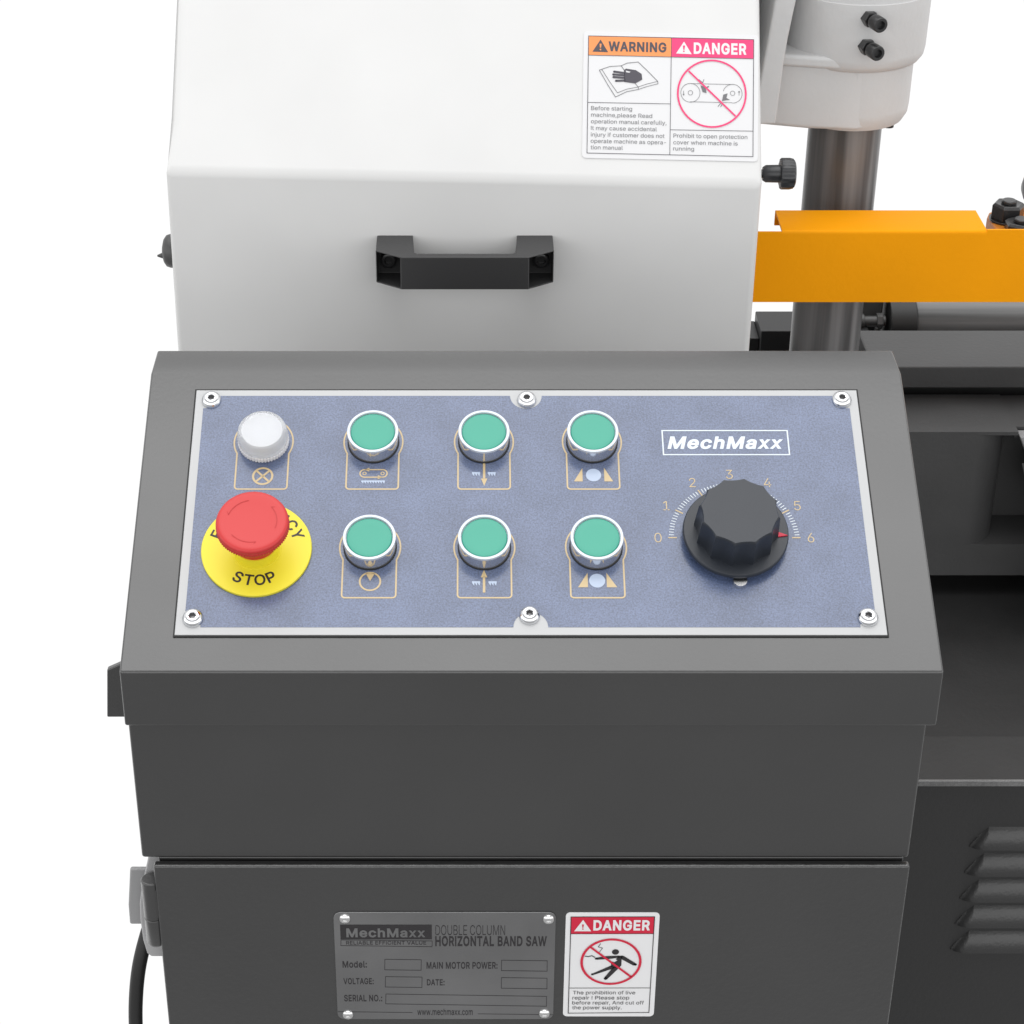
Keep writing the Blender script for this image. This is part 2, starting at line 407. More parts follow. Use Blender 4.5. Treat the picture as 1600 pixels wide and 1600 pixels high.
    'P': '445|60,0 60,509 235,509 263,507 289,503 312,497 332,487 350,476 366,462 379,447 390,430 398,411 404,391 407,370 409,348 407,325 404,304 398,284 390,265 379,248 366,233 350,219 332,207 312,198 289,191 263,187 235,186 109,186 109,242 233,242 252,243 269,246 284,250 297,256 308,264 318,272 327,282 333,294 338,306 342,319 344,333 344,348 344,362 342,376 338,389 333,402 326,413 318,423 308,431 297,439 284,444 268,449 251,451 232,452 125,452 125,0',
    'R': '449|60,0 60,509 236,509 264,507 290,504 313,497 333,489 351,478 367,465 380,450 390,433 399,415 405,395 408,374 409,352 408,330 405,309 399,290 390,271 380,255 367,240 351,228 333,217 312,209 289,203 264,199 236,198 96,198 96,255 234,255 252,256 269,258 284,262 298,267 309,273 319,281 327,290 334,300 339,312 342,324 344,338 345,352 344,367 342,380 339,393 334,405 327,415 319,425 309,433 298,440 284,445 269,449 252,451 233,452 125,452 125,0|353,0 230,229 303,229 428,0',
    'S': '447|224,-9 197,-8 172,-4 149,1 128,9 108,19 91,31 76,45 64,60 54,77 46,96 41,115 38,137 104,137 107,123 110,110 116,98 123,88 132,79 142,71 154,64 166,59 180,55 194,52 209,50 224,49 241,50 257,52 272,55 286,60 299,66 311,74 321,82 329,92 336,102 341,114 345,126 346,139 345,151 342,161 338,171 332,179 325,186 316,193 307,199 296,205 245,222 184,239 154,249 128,260 105,274 86,289 71,307 60,326 54,348 52,372 53,393 58,413 65,431 75,448 87,463 102,476 119,488 138,498 158,506 180,511 203,514 227,516 252,514 275,511 296,505 316,498 334,488 351,476 365,463 377,449 387,433 394,415 399,397 401,378 337,378 334,396 326,412 316,426 302,437 286,447 267,453 247,457 225,459 209,458 194,456 180,452 167,448 156,442 145,435 136,427 129,418 123,409 118,398 116,387 115,376 116,363 119,352 124,342 131,334 139,326 148,319 158,313 169,308 212,293 264,279 312,264 324,258 336,252 347,245 359,238 369,229 379,220 387,209 395,198 401,185 405,171 407,155 408,139 407,118 403,99 396,81 386,64 374,48 360,34 343,21 323,11 302,2 278,-4 252,-8',
    'T': '449|32,452 32,509 417,509 417,452 257,452 257,0 193,0 193,452',
    'U': '517|259,-8 230,-7 203,-2 177,5 154,15 133,28 114,43 98,60 85,80 74,101 66,124 62,148 60,173 60,509 124,509 124,178 125,160 128,144 133,128 141,113 150,99 160,87 173,77 187,68 203,61 220,56 239,53 259,52 279,53 298,56 315,61 331,68 345,77 357,87 368,99 377,113 384,128 389,144 392,160 393,178 393,509 457,509 457,173 456,148 451,124 443,101 433,80 419,60 403,43 384,28 363,15 340,5 315,-2 288,-7',
    'V': '480|204,0 16,509 84,509 192,206 215,137 248,31 235,31 267,138 290,206 395,509 463,509 278,0',
    'W': '686|155,0 16,509 82,509 163,196 175,145 187,94 197,40 189,40 200,94 211,145 224,196 306,509 380,509 462,196 474,145 486,94 497,40 488,40 499,94 510,145 523,196 603,509 670,509 530,0 455,0 368,323 351,391 336,475 350,475 335,395 318,323 230,0',
    'Y': '472|203,0 203,208 16,509 91,509 192,344 222,292 250,230 224,230 251,293 280,344 381,509 455,509 268,208 268,0',
    'Z': '438|42,0 42,46 273,385 306,431 341,476 348,454 285,452 223,452 40,452 40,509 397,509 397,462 169,129 134,81 97,33 90,54 152,57 214,57 399,57 399,0',
    'a': '389|160,-9 142,-8 126,-5 110,-1 94,5 80,12 68,22 57,32 48,45 40,58 35,73 31,90 30,108 31,123 34,138 38,150 43,161 50,171 58,179 67,187 78,193 89,199 100,203 112,207 125,211 178,220 234,227 244,228 252,230 259,232 265,235 270,238 273,243 275,248 276,255 275,268 273,279 271,288 267,297 262,304 256,311 248,317 240,322 230,326 220,329 208,330 196,331 183,330 171,329 159,326 149,322 140,318 132,313 124,307 118,301 112,294 107,288 103,281 100,274 41,291 48,308 57,322 67,335 79,346 91,355 104,364 118,370 133,375 148,379 163,382 179,384 194,384 239,379 251,376 263,372 275,367 286,360 296,353 306,343 315,333 322,320 329,306 333,290 336,272 337,251 337,0 277,0 277,52 272,52 252,25 244,18 236,12 226,6 215,1 203,-3 190,-6 176,-8|170,45 187,46 202,49 216,53 228,59 239,66 248,74 257,83 263,93 269,104 272,115 275,126 276,138 276,190 259,182 231,176 200,171 175,168 134,159 125,155 117,150 110,145 103,139 98,132 95,124 93,115 92,105 92,95 94,87 98,79 102,72 107,66 114,61 121,56 130,52 139,49 149,47 159,46',
    'b': '424|229,-8 213,-7 198,-5 184,-1 172,4 162,10 153,17 145,24 138,31 118,59 112,59 112,0 53,0 53,509 114,509 114,319 118,319 137,346 144,353 152,360 161,367 171,373 183,378 197,381 212,384 229,384 252,383 274,378 294,371 313,361 330,347 345,332 359,313 370,293 379,270 385,245 389,218 390,189 389,160 385,133 379,108 370,84 359,64 346,45 330,29 313,16 294,5 274,-2 252,-7|220,47 237,48 253,51 267,57 279,66 291,76 301,88 309,101 316,117 321,133 325,151 327,170 328,189 327,209 325,227 321,245 316,261 309,276 301,290 291,301 280,311 267,319 253,325 237,329 220,330 203,329 188,325 174,320 161,312 150,302 140,291 132,278 125,263 120,247 116,229 113,210 113,189 113,169 116,150 120,132 125,115 132,100 140,86 150,75 162,65 174,57 188,51 204,48',
    'c': '396|207,-8 182,-7 159,-2 137,6 117,16 98,30 82,46 68,64 56,85 46,108 40,133 36,159 34,187 36,216 40,243 46,268 56,291 68,312 82,330 98,346 117,360 137,371 159,378 182,383 207,384 221,384 234,383 247,380 260,377 272,373 284,368 295,362 305,356 315,349 324,341 332,332 340,322 347,312 353,301 358,289 362,277 303,262 290,289 270,311 242,325 207,330 189,329 173,325 158,319 145,310 134,300 124,287 115,274 108,258 103,242 99,224 97,206 96,187 97,169 99,151 103,134 108,117 115,102 124,89 134,76 145,66 158,57 173,51 189,48 207,46 243,52 271,66 292,89 304,117 363,102 359,90 354,78 348,67 341,56 334,46 325,37 316,29 306,21 296,15 285,9 273,4 261,-1 248,-4 235,-6 221,-8',
    'd': '424|195,-8 172,-7 151,-2 130,5 111,16 94,29 79,45 66,64 55,84 46,108 39,133 35,160 34,189 35,218 39,245 46,270 55,293 66,313 79,332 95,347 112,361 131,371 151,378 173,383 196,384 213,384 228,381 241,378 253,373 263,367 272,360 280,353 287,346 306,319 311,319 311,509 372,509 372,0 313,0 313,59 307,59 287,31 280,24 272,17 263,10 252,4 241,-1 227,-5 212,-7|205,47 221,48 236,51 250,57 263,65 274,75 284,86 293,100 299,115 305,132 309,150 311,169 312,189 311,210 309,229 305,247 300,263 293,278 284,291 275,302 263,312 251,320 237,325 221,329 205,330 187,329 172,325 157,319 145,311 133,301 124,290 115,276 108,261 103,245 99,227 97,209 96,189 97,170 99,151 103,133 109,117 115,101 124,88 134,76 145,66 158,57 172,51 188,48',
    'e': '404|212,-8 185,-7 161,-2 138,6 117,16 98,30 82,46 68,64 56,85 46,108 40,132 35,159 34,187 35,215 39,242 46,267 55,290 67,311 81,329 97,346 115,359 135,370 157,378 180,383 205,384 221,384 236,382 251,379 266,374 280,368 294,361 307,351 319,341 331,329 341,315 350,299 357,282 363,263 368,242 370,219 371,194 371,169 75,169 75,221 338,221 310,202 309,220 307,237 303,254 298,269 291,282 283,294 273,305 263,314 250,321 237,326 222,329 205,330 189,329 173,326 159,321 146,313 135,304 125,294 116,282 109,270 103,256 99,241 97,226 96,211 96,178 97,157 100,139 104,122 110,106 118,92 128,80 139,70 151,61 165,55 179,50 195,47 212,46 224,47 234,48 244,50 254,53 263,56 271,61 278,66 285,73 292,80 297,88 302,96 306,105 365,91 360,77 353,63 345,51 335,39 324,29 311,19 298,11 283,4 266,-1 249,-5 231,-7',
    'f': '254|228,379 228,327 6,327 6,379|81,0 81,432 82,447 84,461 89,474 96,486 104,496 113,505 124,513 135,519 148,524 161,527 174,529 187,530 222,527 243,521 227,468 215,472 195,474 182,473 171,470 162,466 154,460 149,452 145,443 142,431 142,419 142,0',
    'g': '425|207,-151 187,-150 168,-148 150,-144 134,-140 119,-134 105,-127 93,-119 82,-110 73,-101 64,-91 57,-80 51,-69 101,-41 122,-66 128,-72 136,-78 145,-83 154,-88 165,-92 178,-95 192,-97 207,-97 229,-96 249,-92 267,-85 282,-75 295,-62 304,-47 310,-28 311,-6 311,68 306,68 287,41 280,34 272,28 263,21 252,16 241,11 227,8 212,5 195,5 173,6 152,10 132,17 113,27 95,39 80,53 67,71 55,90 46,112 39,136 35,163 34,191 35,220 39,246 46,271 55,293 66,314 80,332 95,347 112,361 131,371 152,378 173,383 196,384 213,384 228,382 242,378 253,373 264,367 273,360 281,353 288,346 308,319 313,319 313,379 372,379 372,-9 371,-32 367,-54 360,-73 350,-90 338,-104 324,-117 308,-127 291,-136 271,-142 251,-147 229,-150|205,59 222,60 237,63 251,68 264,75 275,84 285,95 293,107 300,121 305,137 309,154 312,172 312,193 312,212 309,231 305,248 300,264 293,278 285,291 275,303 264,312 251,320 237,325 222,329 205,330 188,329 172,325 158,320 145,312 134,302 124,290 115,277 109,262 103,246 99,229 97,212 96,193 97,173 99,155 103,138 109,123 116,108 124,96 134,85 145,76 158,68 172,63 188,60',
    'h': '410|114,227 114,0 53,0 53,509 114,509 114,287 102,287 112,312 124,332 137,349 152,362 169,372 187,379 207,383 227,384 246,383 264,380 280,376 295,369 309,360 321,349 332,336 341,321 348,304 353,285 356,264 357,240 357,0 296,0 296,235 295,256 290,275 283,291 273,304 260,315 246,323 229,328 210,329 197,328 184,326 172,322 161,317 150,311 141,303 133,293 126,283 121,271 117,257 114,243',
    'i': '167|53,0 53,379 114,379 114,0|84,443 75,444 67,446 60,449 54,455 48,461 44,468 42,475 41,483 42,491 44,499 48,506 54,512 60,517 67,521 75,523 84,524 92,523 100,521 107,517 114,512 119,506 123,499 126,491 126,483 126,475 123,468 119,461 114,455 107,449 100,446 92,444',
    'j': '167|53,379 114,379 114,-30 113,-47 111,-63 107,-77 102,-90 95,-102 86,-113 76,-122 65,-129 52,-135 37,-139 21,-142 4,-143 -10,-143 -10,-87 2,-87 14,-86 25,-83 34,-78 40,-72 46,-64 50,-54 52,-42 53,-29|83,443 75,444 67,446 60,449 53,455 48,461 44,468 42,475 41,483 42,491 44,499 48,506 53,512 60,517 67,521 75,523 83,524 92,523 100,521 107,517 114,512 119,506 123,499 125,491 126,483 125,475 123,468 119,461 114,455 107,449 100,446 92,444',
    'l': '189|139,-2 119,-1 101,3 86,10 74,20 65,33 58,47 54,65 53,84 53,509 114,509 114,99 114,87 115,77 117,68 120,62 124,58 130,54 137,53 146,52 160,53 170,54 181,3 162,-1',
    'm': '610|53,0 53,379 112,379 112,295 108,295 112,310 118,323 125,335 132,346 141,355 151,363 161,370 172,376 183,380 195,384 207,386 219,386 239,385 257,380 273,372 287,361 299,347 309,331 316,314 321,295 312,295 317,308 322,321 329,332 337,343 347,353 357,361 368,369 381,375 394,380 407,383 422,385 437,386 453,385 468,383 483,378 497,372 510,364 522,354 532,342 541,328 548,313 553,296 556,276 557,255 557,0 496,0 496,254 494,273 490,289 483,302 473,313 460,321 447,326 433,329 419,330 406,330 395,328 384,324 374,320 365,314 358,307 351,299 345,290 341,280 338,270 336,259 335,247 335,0 274,0 274,260 273,275 269,288 262,301 253,311 242,320 229,326 215,329 199,330 188,330 178,328 168,325 158,320 148,314 140,307 132,299 126,289 121,278 117,266 114,253 114,238 114,0',
    'n': '410|114,227 114,0 53,0 53,379 112,379 112,287 102,287 112,312 124,332 137,349 152,362 169,372 187,379 207,383 227,384 246,383 264,380 280,376 295,369 309,360 321,349 332,336 341,321 348,304 353,285 356,264 357,240 357,0 296,0 296,235 295,256 290,275 283,291 273,304 260,315 246,323 229,328 210,329 197,328 184,326 172,322 161,317 150,311 141,303 133,293 126,283 121,271 117,257 114,243',
    'o': '415|207,-8 182,-7 159,-2 137,6 117,16 98,30 82,46 68,64 56,85 46,108 40,133 36,159 34,187 36,216 40,243 46,268 56,291 68,312 82,330 98,346 117,360 137,371 159,378 182,383 207,384 233,383 256,378 278,371 299,360 317,346 333,330 347,312 359,291 369,268 376,243 380,216 381,187 380,159 376,133 369,108 359,85 347,64 333,46 317,30 299,16 278,6 256,-2 233,-7|207,46 226,48 242,51 257,57 270,66 282,76 292,89 300,102 307,117 312,134 316,151 318,169 319,187 318,206 316,224 312,242 307,258 300,274 292,287 282,300 270,310 257,319 242,325 226,329 207,330 189,329 173,325 158,319 145,310 134,300 124,287 115,274 108,258 103,242 99,224 97,206 96,187 97,169 99,151 103,134 108,117 115,102 124,89 134,76 145,66 158,57 173,51 189,48',
    'p': '424|53,-143 53,379 112,379 112,319 118,319 137,346 144,353 152,360 161,367 171,373 183,378 197,381 212,384 229,384 252,383 274,378 294,371 313,361 330,347 345,332 359,313 370,293 379,270 385,245 389,218 390,189 389,160 385,133 379,108 370,84 359,64 346,45 330,29 313,16 294,5 274,-2 252,-7 229,-8 213,-7 198,-5 184,-1 173,4 162,10 153,17 145,24 138,31 118,59 114,59 114,-143|220,47 237,48 253,51 267,57 279,66 291,76 301,88 309,101 316,117 321,133 325,151 327,170 328,189 327,209 325,227 321,245 316,261 309,276 301,290 291,301 280,311 267,319 253,325 237,329 220,330 203,329 188,325 174,320 161,312 150,302 140,291 132,278 125,263 120,247 116,229 113,210 113,189 113,169 116,150 120,132 125,115 132,100 140,86 150,75 162,65 174,57 188,51 204,48',
    'r': '259|53,0 53,379 112,379 112,321 122,335 130,347 140,358 152,367 166,375 181,380 196,384 213,385 229,384 243,384 243,322 230,324 207,326 194,325 182,323 170,319 159,315 149,309 140,301 132,293 126,284 121,273 117,262 114,250 114,237 114,0',
    's': '365|182,-8 163,-7 145,-5 128,-2 112,3 98,10 84,18 72,27 62,38 53,50 45,63 40,78 36,94 94,107 99,92 105,79 114,69 124,60 136,54 150,49 165,46 181,45 200,46 217,50 232,55 244,62 255,71 262,81 267,91 268,103 267,112 265,121 260,129 254,136 246,142 237,147 225,151 212,155 149,170 125,177 104,186 87,196 72,208 61,222 53,237 48,255 47,274 48,290 51,305 57,319 65,332 75,343 87,354 100,363 115,370 131,377 149,381 167,384 187,384 206,384 223,381 239,378 254,372 267,366 279,358 290,349 299,339 307,328 314,316 319,303 324,290 268,277 264,288 258,298 251,307 243,316 232,323 219,328 205,331 187,333 171,332 156,329 143,324 131,317 121,308 114,299 110,289 109,277 110,267 112,258 117,250 124,243 133,237 144,232 157,227 172,223 229,209 254,202 275,194 292,183 306,171 317,158 325,142 330,125 331,107 330,90 326,75 321,61 312,47 302,35 290,24 276,15 260,6 242,0 223,-5 203,-7',
    't': '227|204,379 204,327 6,327 6,379|65,471 126,471 126,98 127,86 128,76 132,68 136,61 142,56 150,53 159,51 170,50 185,51 202,54 213,2 192,-3 168,-4 145,-3 125,2 107,10 92,21 80,35 72,52 67,71 65,93',
    'u': '410|182,-5 164,-4 146,-1 130,4 115,11 101,20 89,31 78,44 69,59 62,76 57,95 54,116 53,139 53,379 114,379 114,144 115,123 119,105 127,89 137,75 150,64 164,56 181,52 200,50 213,51 226,53 238,57 249,62 259,69 268,77 276,86 283,97 289,109 293,122 295,137 296,153 296,379 357,379 357,0 298,0 298,92 307,92 297,67 286,47 272,30 257,17 240,7 222,0 203,-4',
    'v': '389|163,0 17,379 84,379 165,155 187,87 206,21 184,21 203,87 224,155 305,379 371,379 226,0',
    'w': '567|138,0 23,379 87,379 133,214 154,137 175,41 165,41 186,135 206,214 252,379 316,379 362,214 382,136 402,41 391,41 413,135 434,214 480,379 545,379 429,0 368,0 319,172 305,225 291,280 277,338 291,338 277,280 263,225 248,172 199,0',
    'x': '379|21,0 171,218 171,171 29,379 100,379 147,306 179,253 207,206 175,206 202,253 233,306 282,379 352,379 209,169 209,214 358,0 287,0 231,85 200,136 173,182 205,182 178,136 148,85 91,0',
    'y': '389|47,-139 61,-86 71,-87 80,-89 88,-90 96,-90 104,-89 111,-87 118,-84 124,-80 130,-74 136,-67 141,-58 146,-48 151,-36 163,-1 17,379 84,379 165,155 187,87 206,21 184,21 202,87 224,155 305,379 371,379 204,-58 198,-72 191,-85 184,-97 177,-107 168,-116 159,-124 150,-130 139,-136 128,-140 117,-143 104,-145 91,-145 65,-143',
}

CAP = .509


GLYPHS['I'] = '185|60,0 60,509 125,509 125,0'


def inside(p, cs):
    n = False
    for c in cs:
        for i in range(len(c)):
            (x0, y0), (x1, y1) = c[i - 1], c[i]
            if (y0 > p[1]) != (y1 > p[1]) and p[0] < (x1 - x0) * (p[1] - y0) / (y1 - y0) + x0:
                n = not n
    return n


def near(p, cs, d):
    for c in cs:
        for i in range(len(c)):
            ax, ay = c[i - 1]
            bx_, by_ = c[i][0] - ax, c[i][1] - ay
            t = max(0, min(1, ((p[0] - ax) * bx_ + (p[1] - ay) * by_) / (bx_ * bx_ + by_ * by_)))
            if (p[0] - ax - t * bx_) ** 2 + (p[1] - ay - t * by_) ** 2 < d * d:
                return True
    return False


def letter(ch, bold):
    """one letter as a single layer of faces; bold thickens (or thins) every stroke by that much on each side"""
    key = (ch, bold)
    if key in _tcache:
        return _tcache[key]
    p = GLYPHS[ch].split('|')
    cs = [[tuple(int(t) / 1000 for t in w.split(',')) for w in q.split()] for q in p[1:] if q]
    vs, fs = [], []
    if cs:
        pv, pe = [], []
        for c in cs:
            loops = [[Vector(q) for q in c]]
            if abs(bold) > 1e-4:
                P = loops[0]
                n = len(P)
                for sg_ in (bold, -bold):
                    off = []
                    for i in range(n):
                        d1, d2 = (P[i] - P[i - 1]).normalized(), (P[(i + 1) % n] - P[i]).normalized()
                        n1 = Vector((-d1.y, d1.x))
                        m = n1 + Vector((-d2.y, d2.x))
                        m = m.normalized() if m.length > .3 else n1
                        off.append(P[i] + m * (sg_ * min(1.42, 1 / max(.2, m.dot(n1)))))
                    loops.append(off)
            for lp in loops:
                o = len(pv)
                pv += lp
                pe += [(o + i, o + (i + 1) % len(lp)) for i in range(len(lp))]
        r = delaunay_2d_cdt(pv, pe, [], 0, 1e-6)
        vs = [(v.x, v.y, 0) for v in r[0]]
        for f in r[2]:
            m = sum((r[0][i] for i in f), Vector((0, 0))) / len(f)
            ins = inside(m, cs)
            if abs(bold) > 1e-4:
                if bold > 0:
                    ins = ins or near(m, cs, bold * 1.05)
                else:
                    ins = ins and not near(m, cs, -bold)
            if ins:
                fs.append(tuple(f))
    _tcache[key] = (int(p[0]) / 1000, vs, fs)
    return _tcache[key]


def glyphs(body, bold=0., shear=0.):
    vs, fs, x = [], [], 0.
    for ch in body:
        adv, v, f = letter(ch, bold)
        o = len(vs)
        vs += [(p[0] + x + shear * (p[1] + bold), p[1], p[2]) for p in v]
        fs += [tuple(i + o for i in q) for q in f]
        x += adv + 1.6 * bold
    return vs, fs


class Flat:
    """Shapes printed on a plane, given in millimetres (u right, v up); h is the ink's height above the plane."""

    def __init__(s, h):
        s.h, s.v, s.f = h, [], []

    def raw(s, pts, faces, dh=0.):
        o = len(s.v)
        s.v += [(p[0] * .001, p[1] * .001, (s.h + dh + (p[2] if len(p) > 2 else 0)) * .001) for p in pts]
        s.f += [tuple(i + o for i in q) for q in faces]

    def poly(s, pts):
        a = sum(pts[i][0] * pts[(i + 1) % len(pts)][1] - pts[(i + 1) % len(pts)][0] * pts[i][1] for i in range(len(pts)))
        s.raw(pts if a > 0 else pts[::-1], [tuple(range(len(pts)))])

    def rect(s, x0, y0, x1, y1):
        s.poly([(x0, y0), (x1, y0), (x1, y1), (x0, y1)])

    def disc(s, x, y, r, ry=None, n=40):
        s.poly([(x + r * cos(2 * pi * k / n), y + (ry or r) * sin(2 * pi * k / n)) for k in range(n)])

    def line(s, pts, w, closed=False):
        P = []
        for p in pts:
            p = Vector(p[:2])
            if not P or (p - P[-1]).length > 1e-3:
                P.append(p)
        if closed and (P[0] - P[-1]).length < 1e-3:
            P.pop()
        n = len(P)
        L, R = [], []
        for i in range(n):
            a = P[i - 1] if (i > 0 or closed) else None
            b = P[(i + 1) % n] if (i < n - 1 or closed) else None
            d1 = (P[i] - a).normalized() if a is not None else None
            d2 = (b - P[i]).normalized() if b is not None else None
            if d1 is None:
                d1 = d2
            if d2 is None:
                d2 = d1
            m = Vector((-(d1.y + d2.y), d1.x + d2.x))
            m = m.normalized() if m.length > 1e-6 else Vector((-d1.y, d1.x))
            k = 1 / max(.35, m.dot(Vector((-d1.y, d1.x))))
            L.append(P[i] + m * (w / 2 * k))
            R.append(P[i] - m * (w / 2 * k))
        q = [(i, i + n, (i + 1) % n + n, (i + 1) % n) for i in range(n if closed else n - 1)]
        s.raw([tuple(p) for p in L + R], q)

    def ring(s, x, y, r, w, ry=None, n=56, a0=0., a1=2 * pi):
        full = abs(a1 - a0) > 6.28
        k = n if full else n + 1
        s.line([(x + r * cos(a0 + (a1 - a0) * i / n), y + (ry or r) * sin(a0 + (a1 - a0) * i / n)) for i in range(k)], w, full)

    def text(s, body, x, y, cap, width=None, bold=0., shear=0., sx=1., align='l', rot=0., org=None, top=None):
        """cap: capital height; width: total width the line is fitted to; top: (x, y, width) skew handled by the caller."""
        vs, fs = glyphs(body, bold, shear)
        k = cap / (CAP + 2 * bold)
        used = [vs[i] for q in fs for i in q]
        x0, x1 = min(v[0] for v in used), max(v[0] for v in used)
        kx = width / (x1 - x0) if width else k * sx
        if align == 'c':
            x -= kx * (x1 - x0) / 2
        pts = [((v[0] - x0) * kx, (v[1] + bold) * k) for v in vs]
        if rot:
            mid = kx * (x1 - x0) / 2
            c_, s_ = cos(rot), sin(rot)
            pts = [(((px - mid) * c_ - py * s_) + mid, (px - mid) * s_ + py * c_) for px, py in pts]
        s.raw([(x + p[0], y + p[1], v[2]) for p, v in zip(pts, vs)], fs)

    def build(s, name, m, parent, mw=None):
        b = MB()
        b.v, b.f = s.v, s.f
        o = b.build(name, m, parent, flat=True, mw=mw)
        return o


class Map:
    """Layout of a printed sign: a sketch grid with its four corners -> millimetres from the sign's centre."""

    def __init__(s, TL, TR, BR, BL, w, h):
        s.c, s.w, s.h = (TL, TR, BR, BL), w, h

    def __call__(s, X, Y):
        TL, TR, BR, BL = s.c
        a, t = .5, .5
        for _ in range(6):
            yt, yb = TL[1] + (TR[1] - TL[1]) * a, BL[1] + (BR[1] - BL[1]) * a
            t = (Y - yt) / (yb - yt)
            xl, xr = TL[0] + (BL[0] - TL[0]) * t, TR[0] + (BR[0] - TR[0]) * t
            a = (X - xl) / (xr - xl)
        return ((a - .5) * s.w, (.5 - t) * s.h)


def rrect(w, h, r, n=6):
    out = []
    for cx, cy, a in ((w / 2 - r, h / 2 - r, 0), (-w / 2 + r, h / 2 - r, 90), (-w / 2 + r, -h / 2 + r, 180), (w / 2 - r, -h / 2 + r, 270)):
        for k in range(n + 1):
            t = radians(a + 90 * k / n)
            out.append((cx + r * cos(t), cy + r * sin(t)))
    return out


def line_text(F, m, body, X0, Yb, X1, capY, **k):
    """one line fitted between two grid points, cap top at capY"""
    a, b = m(X0, Yb), m(X1, Yb)
    F.text(body, a[0], a[1], m(X0, capY)[1] - a[1], width=b[0] - a[0], **k)


# ================================================================== CONTROL CABINET
cab = thing('control_cabinet', 'grey steel control cabinet with a sloping blue panel of green push buttons', 'control cabinet', (0, 0, 0))

# lid: folded sheet, sloping top
pr = [(-.0893, .8187), (-.0893, .8534), (.0838, .9414), (.1125, .9422), (.1125, .8187)]
b = MB()
b.prism(pr, -.2147, .2147, lambda y, z, x: (x, y, z))
lid = b.build('lid', 'grey', cab, bevel=.0013, seg=4)
# body box below the lid
b = MB()
b.box(-.2138, .2108, -.0850, .1050, .7258, .830)
b.build('body', 'grey', cab, bevel=.0018)
b = MB()
b.box(-.2050, .2085, -.0830, .1050, .0, .7250)
b.build('carcass', 'grey', cab, bevel=.001)
b = MB()
b.box(-.2072, .2112, -.0893, -.0840, .03, .7238)
b.build('door', 'door', cab, bevel=.0016)
# plate on the left flank
b = MB()
b.prism([(-.2152, .8060), (-.2401, .7934), (-.2430, .7602), (-.2152, .7602)], .0, .004, lambda x, z, y: (x, y, z))
b.build('side_bracket', 'grey', cab, bevel=.0008)
# bare latch plate on the flank
b = MB()
b.prism([(-.2250, .7022), (-.2055, .7022), (-.2055, .6610), (-.2285, .6610), (-.2282, .6750)], -.0660, -.0630, lambda x, z, y: (x, y, z))
b.build('latch_plate', 'zinc', cab, bevel=.0012)
# hinge: pale leaf, two dark knuckles
b = MB()
b.prism([(-.2050, .7245), (-.2108, .7245), (-.2128, .7156), (-.2172, .6980), (-.2195, .6850), (-.2201, .6720), (-.2197, .6580), (-.2182, .6480), (-.2160, .6455), (-.2050, .6455)],
        -.0760, -.0690, lambda x, z, y: (x, y, z))
hinge = b.build('hinge', 'leaf', cab, bevel=.0010)
b = MB()
b.lathe([(0, .0265), (.0050, .0265), (.0057, .0258), (.0057, 0), (.0, 0)], (-.2103, -.0830, .6833), (0, 0, 1), 32)
b.box(-.2100, -.2050, -.0880, -.079, .6850, .7050)
b.build('knuckle', 'grey', hinge, bevel=.0003)
b = MB()
b.lathe([(0, .0200), (.0053, .0200), (.0057, .0195), (.0057, .0025), (.0045, .0004), (.0, 0)], (-.2103, -.0830, .6628), (0, 0, 1), 32)
b.build('knuckle', 'grey', hinge, bevel=0)


def pframe(u, v, h=0.):
    return frame(P0 + Vector((u * .001, 0, 0)) + VV * (v * .001) + NN * (h * .001), (1, 0, 0), VV)


# ---- control panel plate
PF = pframe(0, 0)
b = MB()
b.prism([(-.1883, -.0801), (.1883, -.0801), (.1883, .0813), (-.1883, .0813)], -.0012, -.0003, lambda x, y, z: (x, y, z))
gask = b.build('panel_gasket', 'gasket', cab, mw=PF)
b = MB()
b.prism([(-.1875, -.0792), (.1875, -.0792), (.1875, .0805), (-.1875, .0805)], -.0010, .0, lambda x, y, z: (x, y, z))
panel = b.build('control_panel', 'alu', cab, mw=PF, bevel=.0003, seg=2)

# blue overlay with notches round the screws
def arc(cx, cy, r, a0, a1, n=10):
    return [(cx + r * cos(radians(a0 + (a1 - a0) * k / n)), cy + r * sin(radians(a0 + (a1 - a0) * k / n))) for k in range(n + 1)]


xl, xr, yb, yt = -182.8, 182.4, -74.6, 76.4
nt = 8.6
ov = []
ov += [(xl, yb + nt + 0)] + arc(xl + nt - 3.4, yb + nt - 3.4, 3.4, 90, 0) + [(xl + nt, yb)]
ov += arc(0, -74.6, 9.2, 180, 0, 16)
ov += [(xr - nt, yb)] + arc(xr - nt + 3.4, yb + nt - 3.4, 3.4, 180, 90) + [(xr, yb + nt)]
ov += [(xr, yt - nt)] + arc(xr - nt + 3.4, yt - nt + 3.4, 3.4, 270, 180) + [(xr - nt, yt)]
ov += arc(-.4, 76.4, 9.0, 0, -180, 16)
ov += [(xl + nt, yt)] + arc(xl + nt - 3.4, yt - nt + 3.4, 3.4, 0, -90) + [(xl, yt - nt)]
F = Flat(.12)
F.poly(ov)
F.build('overlay', 'blue', panel)

R1, R2 = 44.4, -25.0                       # the two rows
CX = (-147.3, -86.0, -24.3, 36.0)          # the four columns
G = Flat(.24)
Wt = Flat(.24)
LW = .85


def key_frame(cx, cy):
    hw, r, bt, c = 14.4, 16.4, -31.6, 1.8
    dv = -sqrt(r * r - hw * hw)
    a = math.degrees(math.atan2(dv, hw))
    pts = [(cx + hw, cy + bt + c)] + arc(cx, cy, r, a, 180 - a, 40) + [(cx - hw, cy + bt + c)]
    pts += arc(cx - hw + c, cy + bt + c, c, 180, 270, 5) + arc(cx + hw - c, cy + bt + c, c, 270, 360, 5)
    G.line(pts, LW, True)


def begin():
    global G, Wt
    G, Wt = Flat(.24), Flat(.24)


